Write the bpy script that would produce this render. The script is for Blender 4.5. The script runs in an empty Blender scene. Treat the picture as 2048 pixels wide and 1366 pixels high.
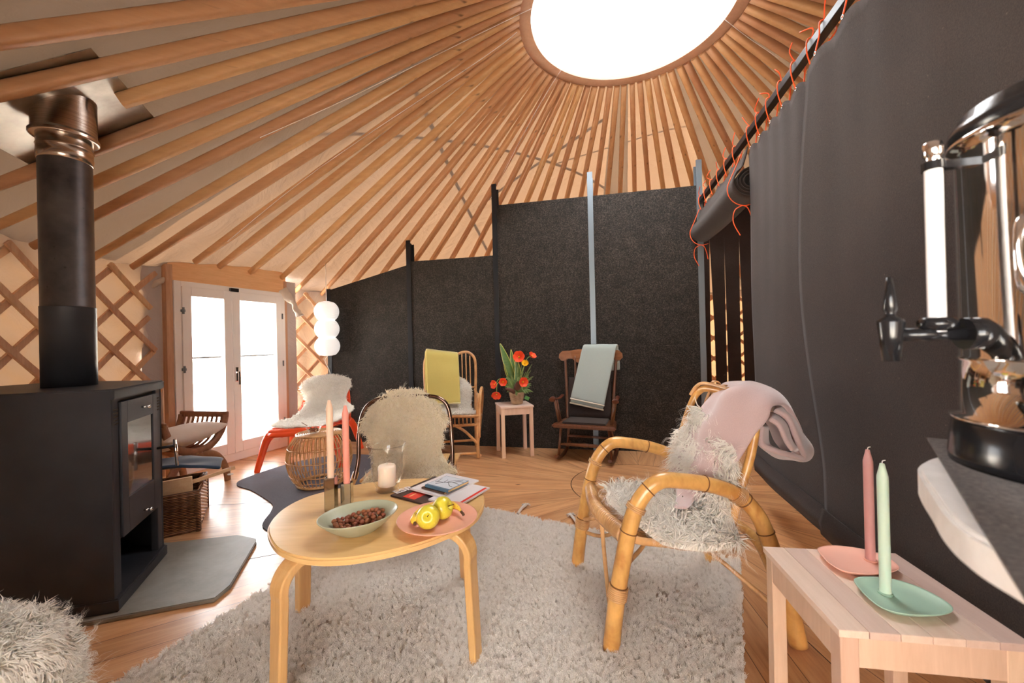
import bpy, bmesh, math, random
from mathutils import Vector, Matrix, noise
S = bpy.context.scene
COL = S.collection
PI = math.pi
# ------------------------------------------------------------------ camera
F_PX, PITCH, ROLL, CH = 800.0, 0.0027, -0.0234, 1.10
fw = Vector((0, math.cos(PITCH), math.sin(PITCH)))
up0 = Vector((0, -math.sin(PITCH), math.cos(PITCH)))
rt0 = Vector((1, 0, 0))
rt = math.cos(ROLL) * rt0 + math.sin(ROLL) * up0
upv = -math.sin(ROLL) * rt0 + math.cos(ROLL) * up0
cam = bpy.data.cameras.new('camera')
cam.sensor_width = 36.0
cam.lens = F_PX / 2048 * 36.0
cam.clip_start = 0.02
cam.dof.use_dof = True
cam.dof.focus_distance = 1.9
cam.dof.aperture_fstop = 4.0
cam_o = bpy.data.objects.new('camera', cam)
COL.objects.link(cam_o)
cam_o.matrix_world = Matrix(((rt.x, upv.x, -fw.x, 0), (rt.y, upv.y, -fw.y, 0), (rt.z, upv.z, -fw.z, CH), (0, 0, 0, 1)))
S.camera = cam_o
# ------------------------------------------------------------------ view, sky, sun
S.view_settings.view_transform = 'Standard'
S.view_settings.look = 'None'
S.view_settings.exposure = 0.5
S.view_settings.gamma = 1.0
S.view_settings.use_curve_mapping = False
S.cycles.max_bounces = 12
S.cycles.diffuse_bounces = 7
S.cycles.glossy_bounces = 4
S.cycles.transmission_bounces = 6
S.cycles.transparent_max_bounces = 12
S.cycles.caustics_reflective = False
S.cycles.caustics_refractive = False
S.cycles.use_denoising = True
S.cycles.sample_clamp_indirect = 40.0
S.cycles_curves.shape = 'RIBBONS'
SKY = 12.5
SUN = 165.0
SUN_AZ, SUN_EL = 78.0, 33.0
w = bpy.data.worlds.new('sky'); S.world = w; w.use_nodes = True
nt = w.node_tree; nt.nodes.clear()
wo = nt.nodes.new('ShaderNodeOutputWorld'); bg = nt.nodes.new('ShaderNodeBackground')
bg.inputs[0].default_value = (0.98, 0.99, 1.0, 1); bg.inputs[1].default_value = SKY
nt.links.new(bg.outputs[0], wo.inputs[0])
sl = bpy.data.lights.new('sun', 'SUN'); sl.energy = SUN; sl.angle = math.radians(1.5); sl.color = (1.0, 0.88, 0.72)
so = bpy.data.objects.new('sun', sl); COL.objects.link(so)
a, e = math.radians(SUN_AZ), math.radians(SUN_EL)
sd = Vector((math.cos(a) * math.cos(e), math.sin(a) * math.cos(e), math.sin(e)))
so.rotation_euler = sd.to_track_quat('Z', 'Y').to_euler(); so.location = (2, 12, 9)

# ------------------------------------------------------------------ geometry helpers
def P(x, y, Y):      # point at depth Y seen at photo position x, y
    d = rt * ((x - 1024) / F_PX) + upv * ((683 - y) / F_PX) + fw
    return d * (Y / d.y) + Vector((0, 0, CH))
def Q(x, y, z=0.0):  # point at height z
    d = rt * ((x - 1024) / F_PX) + upv * ((683 - y) / F_PX) + fw
    return d * ((z - CH) / d.z) + Vector((0, 0, CH))
def V(*a): return Vector(a)
def mesh_obj(name, bm, mat=None, parent=None, smooth=False, loc=None):
    me = bpy.data.meshes.new(name)
    bmesh.ops.recalc_face_normals(bm, faces=bm.faces)
    bm.to_mesh(me); bm.free()
    if smooth:
        for p in me.polygons: p.use_smooth = True
    o = bpy.data.objects.new(name, me)
    COL.objects.link(o)
    for m in (mat if isinstance(mat, (list, tuple)) else [mat]):
        if m: me.materials.append(m)
    if parent: o.parent = parent
    if loc is not None: o.location = loc
    return o
def empty(name, loc=(0, 0, 0), rz=0.0, label=None, cat=None, group=None, kind=None):
    o = bpy.data.objects.new(name, None); COL.objects.link(o)
    o.location = loc; o.rotation_euler = (0, 0, rz); o.empty_display_size = 0.05
    return tag(o, label, cat, group, kind)
def tag(o, label=None, cat=None, group=None, kind=None):
    if label: o['label'] = label
    if cat: o['category'] = cat
    if group: o['group'] = group
    if kind: o['kind'] = kind
    return o
def copy_tree(o, parent=None):
    c = o.copy(); COL.objects.link(c); c.parent = parent
    for ch in list(o.children): copy_tree(ch, c)
    return c
def box(bm, c, s, M=None, bev=0.0):
    t = bmesh.new()
    bmesh.ops.create_cube(t, size=1.0)
    for v in t.verts: v.co = Vector((v.co.x * s[0], v.co.y * s[1], v.co.z * s[2]))
    if bev > 0: bmesh.ops.bevel(t, geom=list(t.edges), offset=bev, segments=2, affect='EDGES', profile=0.5)
    for v in t.verts:
        v.co = v.co + Vector(c)
        if M is not None: v.co = M @ v.co
    join(bm, t)
def join(bm, t, M=None):
    mp = {}
    for v in t.verts: mp[v] = bm.verts.new(M @ v.co if M is not None else v.co)
    for f in t.faces:
        try:
            nf = bm.faces.new([mp[v] for v in f.verts]); nf.smooth = f.smooth; nf.material_index = f.material_index
        except ValueError: pass
    t.free()
def beam(bm, p, q, wd, hd, upd=(0, 0, 1), bev=0.0):
    p, q = Vector(p), Vector(q); d = q - p; L = d.length; z = d.normalized()
    u = Vector(upd); x = z.cross(u)
    if x.length < 1e-5: x = z.cross(Vector((1, 0, 0)))
    x.normalize(); y = x.cross(z)
    M = Matrix(((x.x, y.x, z.x, (p.x + q.x) / 2), (x.y, y.y, z.y, (p.y + q.y) / 2), (x.z, y.z, z.z, (p.z + q.z) / 2), (0, 0, 0, 1)))
    box(bm, (0, 0, 0), (wd, hd, L), M, bev)
def smooth_path(pts, n=6, closed=False):
    pts = [Vector(p) for p in pts]
    if len(pts) < 3: return pts
    out = []; N = len(pts)
    rng = range(N if closed else N - 1)
    for i in rng:
        if closed: a, b, c, d = pts[(i - 1) % N], pts[i], pts[(i + 1) % N], pts[(i + 2) % N]
        else: a, b, c, d = pts[max(i - 1, 0)], pts[i], pts[i + 1], pts[min(i + 2, N - 1)]
        for k in range(n):
            t = k / n
            out.append(0.5 * ((2 * b) + (c - a) * t + (2 * a - 5 * b + 4 * c - d) * t * t + (3 * b - a - 3 * c + d) * t ** 3))
    if not closed: out.append(pts[-1])
    return out
def tube(bm, pts, r, seg=10, closed=False, sm=0, caps=True, flat=1.0, upd=None):
    # r: number or function(t) or list of radii; flat squashes the second axis
    if sm: pts = smooth_path(pts, sm, closed)
    pts = [Vector(p) for p in pts]; N = len(pts)
    rings = []; prev = None
    for i, p in enumerate(pts):
        if closed: d = pts[(i + 1) % N] - pts[(i - 1) % N]
        else: d = pts[min(i + 1, N - 1)] - pts[max(i - 1, 0)]
        if d.length < 1e-9: d = Vector((0, 0, 1))
        d.normalize()
        if upd is not None:
            x = d.cross(Vector(upd))
            if x.length < 1e-4: x = prev or d.orthogonal()
            x.normalize()
        elif prev is None: x = d.orthogonal().normalized()
        else:
            x = prev - d * prev.dot(d)
            if x.length < 1e-6: x = d.orthogonal()
            x.normalize()
        prev = x; y = d.cross(x)
        t = i / max(1, N - 1)
        rr = r(t) if callable(r) else (r[min(len(r) - 1, int(round(t * (len(r) - 1))))] if isinstance(r, (list, tuple)) else r)
        rings.append([bm.verts.new(p + (x * math.cos(2 * PI * k / seg) + y * flat * math.sin(2 * PI * k / seg)) * rr) for k in range(seg)])
    M = N if closed else N - 1
    for i in range(M):
        A, B = rings[i], rings[(i + 1) % N]
        for k in range(seg):
            f = bm.faces.new((A[k], A[(k + 1) % seg], B[(k + 1) % seg], B[k])); f.smooth = True
    if caps and not closed:
        bm.faces.new(rings[0]); bm.faces.new(rings[-1])
def lathe(bm, prof, seg=32, c=(0, 0, 0), sx=1.0, sy=1.0, rot=0.0, a0=0.0, a1=2 * PI, sm=True):
    c = Vector(c); full = abs(a1 - a0 - 2 * PI) < 1e-6; n = seg if full else seg + 1
    rows = []
    for r, z in prof:
        if r < 1e-6: rows.append([bm.verts.new(c + Vector((0, 0, z)))]); continue
        row = []
        for k in range(n):
            a = a0 + (a1 - a0) * k / seg
            x, y = r * math.cos(a) * sx, r * math.sin(a) * sy
            row.append(bm.verts.new(c + Vector((x * math.cos(rot) - y * math.sin(rot), x * math.sin(rot) + y * math.cos(rot), z))))
        rows.append(row)
    for A, B in zip(rows, rows[1:]):
        for k in range(seg):
            k2 = (k + 1) % n if full else k + 1
            vs = ([A[0]] if len(A) == 1 else [A[k], A[k2]]) + ([B[0]] if len(B) == 1 else [B[k2], B[k]])
            if len(vs) >= 3 and len(set(vs)) == len(vs):
                f = bm.faces.new(vs); f.smooth = sm
def prism(bm, pts, z0, z1, M=None, bev=0.0, bseg=2):
    t = bmesh.new()
    A = [t.verts.new((p[0], p[1], z0)) for p in pts]; B = [t.verts.new((p[0], p[1], z1)) for p in pts]
    t.faces.new(A); t.faces.new(B); n = len(pts)
    for i in range(n): t.faces.new((A[i], A[(i + 1) % n], B[(i + 1) % n], B[i]))
    bmesh.ops.recalc_face_normals(t, faces=t.faces)
    if bev > 0:
        ed = [e for e in t.edges if abs(e.verts[0].co.z - e.verts[1].co.z) < 1e-6]
        bmesh.ops.bevel(t, geom=ed, offset=bev, segments=bseg, affect='EDGES')
    if M is not None:
        for v in t.verts: v.co = M @ v.co
    join(bm, t)
def grid(bm, rows, closed_u=False, sm=True):
    R = [[bm.verts.new(p) for p in r] for r in rows]
    for A, B in zip(R, R[1:]):
        n = len(A)
        for k in range(n if closed_u else n - 1):
            f = bm.faces.new((A[k], A[(k + 1) % n], B[(k + 1) % n], B[k])); f.smooth = sm
    return R
def refine(rows, nu, nv):
    # smooth subdivision of a grid of control points
    rows = [smooth_path(r, nu) for r in rows]
    cols = list(zip(*rows))
    cols = [smooth_path(list(c), nv) for c in cols]
    return [list(r) for r in zip(*cols)]
def arc(c, r, a0, a1, n, z=0.0):
    return [(c[0] + r * math.cos(a0 + (a1 - a0) * i / n), c[1] + r * math.sin(a0 + (a1 - a0) * i / n), z) for i in range(n + 1)]
def basis(o, x, y, z):
    return Matrix(((x[0], y[0], z[0], o[0]), (x[1], y[1], z[1], o[1]), (x[2], y[2], z[2], o[2]), (0, 0, 0, 1)))
def mods(o, bevel=0, solid=0, subsurf=0, offset=0.0):
    if solid:
        m = o.modifiers.new('solid', 'SOLIDIFY'); m.thickness = solid; m.offset = offset
    if bevel:
        m = o.modifiers.new('bevel', 'BEVEL'); m.width = bevel; m.segments = 2; m.limit_method = 'ANGLE'; m.angle_limit = 0.6
    if subsurf:
        m = o.modifiers.new('sub', 'SUBSURF'); m.levels = subsurf; m.render_levels = subsurf
    return o

# ------------------------------------------------------------------ materials
MATS = {}
class NT:
    def __init__(s, name):
        s.m = bpy.data.materials.new(name); s.m.use_nodes = True; s.t = s.m.node_tree; s.t.nodes.clear()
        s.out = s.n('OutputMaterial'); MATS[name] = s.m
    def n(s, typ, **kw):
        x = s.t.nodes.new('ShaderNode' + typ)
        for k, v in kw.items(): setattr(x, k, v)
        return x
    def l(s, a, b): s.t.links.new(a, b)
    def coord(s, scale=(1, 1, 1), kind='Object', rot=(0, 0, 0)):
        tc = s.n('TexCoord'); mp = s.n('Mapping'); s.l(tc.outputs[kind], mp.inputs[0])
        mp.inputs['Scale'].default_value = scale; mp.inputs['Rotation'].default_value = rot
        return mp.outputs[0]
    def noise(s, vec, scale=5, detail=4, rough=0.5, dist=0.0):
        x = s.n('TexNoise'); s.l(vec, x.inputs['Vector']); x.inputs['Scale'].default_value = scale
        x.inputs['Detail'].default_value = detail; x.inputs['Roughness'].default_value = rough; x.inputs['Distortion'].default_value = dist
        return x.outputs['Fac']
    def ramp(s, fac, stops):
        x = s.n('ValToRGB'); s.l(fac, x.inputs[0]); el = x.color_ramp.elements
        while len(el) < len(stops): el.new(0.5)
        for e, (p, c) in zip(el, stops):
            e.position = p; e.color = (*c, 1) if len(c) == 3 else c
        return x.outputs[0]
    def mix(s, f, a, b, typ='MIX'):
        x = s.n('Mix'); x.data_type = 'RGBA'; x.blend_type = typ
        if hasattr(f, 'links'): s.l(f, x.inputs[0])
        else: x.inputs[0].default_value = f
        for v, i in ((a, 6), (b, 7)):
            if hasattr(v, 'links'): s.l(v, x.inputs[i])
            else: x.inputs[i].default_value = (*v, 1)
        return x.outputs[2]
    def math(s, op, a, b=0.0, c=None):
        x = s.n('Math'); x.operation = op
        for i, v in enumerate((a, b) if c is None else (a, b, c)):
            if hasattr(v, 'links'): s.l(v, x.inputs[i])
            else: x.inputs[i].default_value = v
        return x.outputs[0]
    def bump(s, h, strength=0.3, dist=0.01):
        x = s.n('Bump'); s.l(h, x.inputs['Height']); x.inputs['Strength'].default_value = strength; x.inputs['Distance'].default_value = dist
        return x.outputs[0]
    def pbr(s, col, rough=0.5, metal=0.0, normal=None, coat=0.0, sheen=0.0, spec=0.5, trans=0.0, ior=1.45, emit=None, estr=0.0, aniso=0.0, sss=0.0):
        b = s.n('BsdfPrincipled')
        for v, k in ((col, 'Base Color'), (rough, 'Roughness'), (metal, 'Metallic')):
            if hasattr(v, 'links'): s.l(v, b.inputs[k])
            else: b.inputs[k].default_value = (*v, 1) if k == 'Base Color' else v
        if normal is not None: s.l(normal, b.inputs['Normal'])
        b.inputs['Coat Weight'].default_value = coat; b.inputs['Coat Roughness'].default_value = 0.15
        b.inputs['Sheen Weight'].default_value = sheen
        b.inputs['Specular IOR Level'].default_value = spec
        b.inputs['Transmission Weight'].default_value = trans; b.inputs['IOR'].default_value = ior
        b.inputs['Anisotropic'].default_value = aniso
        if sss: b.inputs['Subsurface Weight'].default_value = sss; b.inputs['Subsurface Radius'].default_value = (0.02, 0.012, 0.008)
        if emit: b.inputs['Emission Color'].default_value = (*emit, 1); b.inputs['Emission Strength'].default_value = estr
        s.l(b.outputs[0], s.out.inputs[0]); return b
def lin(r, g, b):
    f = lambda c: ((c / 255 + 0.055) / 1.055) ** 2.4 if c > 10 else c / 255 / 12.92
    return (f(r), f(g), f(b))
def plain(name, col, rough=0.5, **k):
    m = NT(name); m.pbr(col, rough, **k); return m.m
def wood(name, light, dark, scale=(1, 1, 1), ns=9, rough=0.45, knots=0.0, coat=0.0, spread=0.25, kind='Object'):
    # grain runs along the axis that has the small scale factor
    m = NT(name); v = m.coord(scale, kind)
    big = m.noise(v, ns, 5, 0.6, 0.6); fine = m.noise(v, ns * 5, 3, 0.6)
    f = m.math('ADD', m.math('MULTIPLY', big, 0.75), m.math('MULTIPLY', fine, 0.25))
    c = m.ramp(f, [(0.5 - spread, dark), (0.5 + spread, light)])
    oi = m.n('ObjectInfo'); hs = m.n('HueSaturation'); m.l(c, hs.inputs['Color'])
    m.l(m.math('MULTIPLY_ADD', oi.outputs['Random'], 0.28, 0.86), hs.inputs['Value'])
    m.l(m.math('MULTIPLY_ADD', oi.outputs['Random'], 0.02, 0.49), hs.inputs['Hue'])
    c = hs.outputs[0]
    if knots:
        vo = m.n('TexVoronoi'); m.l(m.coord(tuple(max(x, 0.3) for x in scale), kind), vo.inputs['Vector']); vo.inputs['Scale'].default_value = knots
        k = m.ramp(vo.outputs['Distance'], [(0.03, (1, 1, 1)), (0.09, (0, 0, 0))])
        c = m.mix(k, c, tuple(x * 0.3 for x in dark))
    m.pbr(c, rough, normal=m.bump(f, 0.15, 0.004), coat=coat); return m.m
# ------------------------------------------------------------------ shell materials
CX, CY = 0.95, 3.007          # centre of the round tent
ZA, KS = 4.037, 0.5665        # height and pitch of the roof cone
R_WALL, R_RING = 4.0, 0.85
def fabric_mat(name, dif, trn, tw, scale=60):
    m = NT(name); v = m.coord()
    n1 = m.noise(v, 1.6, 4, 0.55); n2 = m.noise(v, scale, 2)
    c = m.mix(m.math('MULTIPLY', n1, 0.35), dif, tuple(x * 0.8 for x in dif))
    tc = m.mix(m.math('MULTIPLY', n1, 0.5), trn, tuple(x * y for x, y in zip(trn, (1.0, 0.86, 0.7))))
    w1 = m.n('TexNoise'); m.l(m.coord((1, 1, 1)), w1.inputs['Vector']); w1.inputs['Scale'].default_value = 2.2; w1.inputs['Detail'].default_value = 5; w1.inputs['Distortion'].default_value = 1.5
    bh = m.math('ADD', m.math('MULTIPLY', w1.outputs['Fac'], 1.0), m.math('MULTIPLY', n2, 0.03))
    nb = m.bump(bh, 0.5, 0.05)
    d = m.n('BsdfDiffuse'); t = m.n('BsdfTranslucent'); mx = m.n('MixShader')
    m.l(c, d.inputs[0]); m.l(tc, t.inputs[0]); m.l(nb, d.inputs['Normal']); m.l(nb, t.inputs['Normal'])
    mx.inputs[0].default_value = tw; m.l(d.outputs[0], mx.inputs[1]); m.l(t.outputs[0], mx.inputs[2]); m.l(mx.outputs[0], m.out.inputs[0])
    return m.m
M_ROOF = fabric_mat('roof_canvas', (0.315, 0.305, 0.325), (0.029, 0.0180, 0.0110), 0.30)
M_WALLC = fabric_mat('wall_canvas', (0.66, 0.61, 0.60), (0.062, 0.038, 0.020), 0.22)
_m = NT('added_shade_layer'); _d = _m.n('BsdfDiffuse'); _t = _m.n('BsdfTranslucent'); _x = _m.n('MixShader')  # for the layers added outside to dim the roof canvas
_d.inputs[0].default_value = (0.35, 0.34, 0.32, 1); _t.inputs[0].default_value = (0.74, 0.78, 0.82, 1); _x.inputs[0].default_value = 0.75
_m.l(_d.outputs[0], _x.inputs[1]); _m.l(_t.outputs[0], _x.inputs[2]); _m.l(_x.outputs[0], _m.out.inputs[0]); M_SHADELAYER = _m.m
M_PINE = wood('pine_pole', lin(206, 162, 120), lin(174, 128, 88), (0.5, 9, 9), 3, 0.5, 0.9, spread=0.4)
M_LATT = wood('lattice_wood', lin(214, 176, 144), lin(180, 138, 106), (9, 9, 0.8), 4, 0.6)
M_RING = wood('ring_wood', lin(206, 170, 150), lin(182, 144, 124), (3, 3, 14), 5, 0.5)
M_BOARD = wood('door_header', lin(230, 184, 144), lin(208, 154, 114), (1.2, 1.2, 16), 4, 0.5)
M_WHITE = plain('white_paint', (0.86, 0.84, 0.83), 0.4)
M_STEEL = plain('zinc_steel', lin(118, 128, 136), 0.45, metal=0.75)
M_BLKSTEEL = plain('black_steel', lin(44, 46, 50), 0.4, metal=0.6)
M_CHROME = plain('chrome', (0.85, 0.85, 0.86), 0.08, metal=1.0)
def pane_mat(name, tint=(1, 1, 1), refl=0.08):
    m = NT(name); t = m.n('BsdfTransparent'); g = m.n('BsdfGlossy'); mx = m.n('MixShader'); lw = m.n('LayerWeight')
    t.inputs[0].default_value = (*tint, 1); g.inputs['Roughness'].default_value = 0.02; lw.inputs[0].default_value = 0.25
    m.l(m.math('ADD', m.math('MULTIPLY', lw.outputs['Fresnel'], 0.8), refl * 0.3), mx.inputs[0])
    m.l(t.outputs[0], mx.inputs[1]); m.l(g.outputs[0], mx.inputs[2]); m.l(mx.outputs[0], m.out.inputs[0]); return m.m
M_PANE = pane_mat('window_glass')
# floor: radial bays of boards
def floor_mat(name, nb=9):
    m = NT(name); tc = m.n('TexCoord'); uv = tc.outputs['UV']
    sp = m.n('SeparateXYZ'); m.l(uv, sp.inputs[0]); u, vv = sp.outputs[0], sp.outputs[1]
    W = 0.135
    row = m.math('FLOOR', m.math('DIVIDE', vv, W)); fr = m.math('FRACT', m.math('DIVIDE', vv, W))
    wn = m.n('TexWhiteNoise'); wn.noise_dimensions = '1D'; m.l(row, wn.inputs['W'])
    cb = m.n('CombineXYZ'); m.l(m.math('MULTIPLY', u, 1.0), cb.inputs[0]); m.l(m.math('MULTIPLY', vv, 11.0), cb.inputs[1]); m.l(m.math('MULTIPLY', wn.outputs['Value'], 37.0), cb.inputs[2])
    n1 = m.noise(cb.outputs[0], 1.6, 6, 0.6, 0.9)
    n2 = m.noise(cb.outputs[0], 9, 4, 0.6, 0.3)
    c = m.ramp(m.math('ADD', m.math('MULTIPLY', n1, 0.7), m.math('MULTIPLY', n2, 0.3)), [(0.30, lin(158, 108, 70)), (0.52, lin(196, 146, 102)), (0.72, lin(214, 168, 124))])
    hs = m.n('HueSaturation'); m.l(c, hs.inputs['Color']); m.l(m.math('MULTIPLY_ADD', wn.outputs['Value'], 0.22, 0.9), hs.inputs['Value'])
    cb2 = m.n('CombineXYZ'); m.l(m.math('MULTIPLY', u, 0.55), cb2.inputs[0]); m.l(vv, cb2.inputs[1]); m.l(m.math('MULTIPLY', wn.outputs['Value'], 5.0), cb2.inputs[2])
    vo = m.n('TexVoronoi'); m.l(cb2.outputs[0], vo.inputs['Vector']); vo.inputs['Scale'].default_value = 5.5
    k = m.ramp(vo.outputs['Distance'], [(0.035, (1, 1, 1)), (0.085, (0, 0, 0))])
    c2 = m.mix(k, hs.outputs[0], lin(84, 52, 34))
    e1 = m.math('LESS_THAN', fr, 0.022)
    c3 = m.mix(e1, c2, lin(96, 64, 42))
    rg = m.math('MULTIPLY_ADD', n2, 0.22, 0.22)
    b = m.pbr(c3, rg, normal=m.bump(m.math('SUBTRACT', n1, e1), 0.12, 0.004), coat=0.25); return m.m
M_FLOOR = floor_mat('pine_boards')
M_DARKGAP = plain('dark_gap', (0.05, 0.035, 0.025), 0.9)
M_GROUND = plain('pale_gravel', (0.7, 0.68, 0.64), 0.95)

# ------------------------------------------------------------------ floor
def build_floor():
    bm = bmesh.new(); uvl = bm.loops.layers.uv.new('UVMap')
    r0, r1, N = 0.527 + 0.0, 4.12, 20
    r0 = 0.53
    a_off = math.radians(3.2)
    def face(pts, dirang, shift):
        vs = [bm.verts.new((p[0], p[1], 0)) for p in pts]; f = bm.faces.new(vs)
        dx, dy = math.cos(dirang), math.sin(dirang)
        for l, p in zip(f.loops, pts):
            X, Y = p[0] - CX, p[1] - CY
            l[uvl].uv = (X * dx + Y * dy + shift, -X * dy + Y * dx + shift * 0.37 + 0.04)
    for i in range(N):
        a0 = a_off + i * 2 * PI / N + 0.0012; a1 = a_off + (i + 1) * 2 * PI / N - 0.0012; mid = (a0 + a1) / 2
        n = 6
        outer = [(CX + r1 * math.cos(a0 + (a1 - a0) * k / n), CY + r1 * math.sin(a0 + (a1 - a0) * k / n)) for k in range(n + 1)]
        inner = [(CX + r0 * math.cos(a0 + (a1 - a0) * k / n), CY + r0 * math.sin(a0 + (a1 - a0) * k / n)) for k in range(n + 1)]
        face(outer + inner[::-1], mid, i * 3.77)
    n = 64; r = r0 - 0.006
    face([(CX + r * math.cos(2 * PI * k / n), CY + r * math.sin(2 * PI * k / n)) for k in range(n)], math.radians(150), 91.3)
    o = mesh_obj('floor', bm, M_FLOOR); tag(o, kind='structure')
    for p in o.data.polygons:
        if p.normal.z < 0: p.flip()
    bm = bmesh.new(); lathe(bm, [(0, -0.012), (4.15, -0.012)], 64, (CX, CY, 0), sm=False)
    tag(mesh_obj('floor_underlay', bm, M_DARKGAP), kind='structure')
build_floor()
bm = bmesh.new(); lathe(bm, [(4.3, -0.25), (60, -0.25)], 64, (CX, CY, 0), sm=False)
tag(mesh_obj('ground', bm, M_GROUND), kind='structure')

# ------------------------------------------------------------------ wall canvas, roof canvas, added shading layers outside
A_D0, A_D1 = math.radians(156.3), math.radians(173.6)
FILL_WIN = (243, 259, 0.80, 1.55)      # unseen opening added behind the viewer to let in fill daylight
def build_wall():
    bm = bmesh.new(); rows = []
    n = 720; a0, a1 = A_D1, A_D0 + 2 * PI
    for j in range(37):
        z = 0.0 + 1.845 * j / 36
        row = []
        for i in range(n + 1):
            a = a0 + (a1 - a0) * i / n
            # canvas bulges outwards between the slats
            s = math.sin((a * R_WALL + z) * PI / 0.331) * math.sin((a * R_WALL - z) * PI / 0.331)
            q = Vector((math.cos(a) * 2.6, math.sin(a) * 2.6, z * 2.2))
            r = R_WALL + 0.055 + 0.022 * s + 0.05 * (noise.noise(q * 1.3)) + 0.02 * noise.noise(q * 4)
            row.append((CX + r * math.cos(a), CY + r * math.sin(a), z))
        rows.append(row)
    grid(bm, rows)
    kill = []
    for f in bm.faces:
        c = f.calc_center_median(); az = math.degrees(math.atan2(c.y - CY, c.x - CX)) % 360
        if FILL_WIN[0] < az < FILL_WIN[1] and FILL_WIN[2] < c.z < FILL_WIN[3]: kill.append(f)
    bmesh.ops.delete(bm, geom=kill, context='FACES')
    tag(mesh_obj('wall_round', bm, M_WALLC), kind='structure')
build_wall()
def build_fill_window():  # added window, out of view; lights the sides that face the viewer
    a0, a1, z0, z1 = math.radians(FILL_WIN[0]), math.radians(FILL_WIN[1]), FILL_WIN[2], FILL_WIN[3]
    A = V(CX + 4.03 * math.cos(a0), CY + 4.03 * math.sin(a0), 0); B = V(CX + 4.03 * math.cos(a1), CY + 4.03 * math.sin(a1), 0)
    root = empty('window_added_fill'); tag(root, kind='structure'); bm = bmesh.new(); u = (B - A).normalized()
    A = A - u * 0.04; B = B + u * 0.04
    for p, q in ((A + V(0, 0, z0), B + V(0, 0, z0)), (A + V(0, 0, z1), B + V(0, 0, z1)), (A + V(0, 0, z0 - .03), A + V(0, 0, z1 + .03)), (B + V(0, 0, z0 - .03), B + V(0, 0, z1 + .03)), ((A + B) / 2 + V(0, 0, z0), (A + B) / 2 + V(0, 0, z1))): beam(bm, p, q, 0.07, 0.07)
    mesh_obj('fill_window_frame', bm, M_WHITE, root)
    bm = bmesh.new(); vs = [bm.verts.new(p) for p in (A + V(0, 0, z0), B + V(0, 0, z0), B + V(0, 0, z1), A + V(0, 0, z1))]; bm.faces.new(vs); mesh_obj('glass_pane', bm, M_PANE, root)
build_fill_window()
def cone_z(rho, lift=0.0): return ZA + lift - KS * rho
def build_roof():
    bm = bmesh.new(); rows = []
    n = 760
    for j in range(26):
        rho = 0.84 + (4.14 - 0.84) * j / 25
        row = []
        for i in range(n):
            a = 2 * PI * i / n
            ph = (math.degrees(a) - 72.6) / 4.737
            sag = -0.008 * (0.5 - 0.5 * math.cos(2 * PI * ph))
            q = Vector((math.cos(a) * rho, math.sin(a) * rho, 0))
            near = max(0, (rho - 3.2)) ** 1.5 * 0.10
            wr = noise.noise(Vector((a * 3, rho * 9, 1))) * near + noise.noise(q * 1.5) * 0.012
            dfl = math.hypot(CX + rho * math.cos(a) + 2.075, CY + rho * math.sin(a) - 1.875)
            wr = wr * min(1, max(0, (dfl - 0.45) / 0.2)) + 0.012 * (dfl < 0.6)
            row.append((CX + rho * math.cos(a), CY + rho * math.sin(a), cone_z(rho, 0.066) + sag * rho / 3 + wr))
        rows.append(row)
    grid(bm, rows, closed_u=True)
    tag(mesh_obj('ceiling', bm, M_ROOF), kind='structure')
build_roof()
def blanket(name, d0, d1, r0, r1, lift=0.11):  # unseen layer added outside the roof to shade part of the canvas
    bm = bmesh.new(); rows = []
    n = max(3, int((d1 - d0) / 2))
    for rho in [r0 + (r1 - r0) * j / 8 for j in range(9)]:
        rows.append([(CX + rho * math.cos(math.radians(d0 + (d1 - d0) * i / n)), CY + rho * math.sin(math.radians(d0 + (d1 - d0) * i / n)), cone_z(rho, lift)) for i in range(n + 1)])
    grid(bm, rows)
    return tag(mesh_obj(name, bm, M_SHADELAYER), kind='structure')
blanket('added_shade_layer_1', -50, 51.4, 0.9, 4.0)
blanket('added_shade_layer_3', 177, 232, 0.9, 4.0)
blanket('added_shade_layer_2', 74.9, 83.0, 0.9, 4.0, 0.10)
# ------------------------------------------------------------------ crown ring and dome
bm = bmesh.new()
lathe(bm, [(0.75, 3.551), (0.85, 3.549), (0.852, 3.605), (0.75, 3.605), (0.75, 3.551)], 96, (CX, CY, 0))
ring = mesh_obj('crown_ring', bm, M_RING)
tag(ring, 'wide wooden crown ring around the bright roof opening', 'crown ring')
mods(ring, bevel=0.004)
bm = bmesh.new()
lathe(bm, [(0.86, 3.61)] + [(0.86 * math.cos(t), 3.61 + 0.16 * math.sin(t)) for t in [k * PI / 2 / 8 for k in range(1, 8)]] + [(0, 3.77)], 64, (CX, CY, 0))
tag(mesh_obj('window_2', bm, M_PANE), kind='structure')
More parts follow.
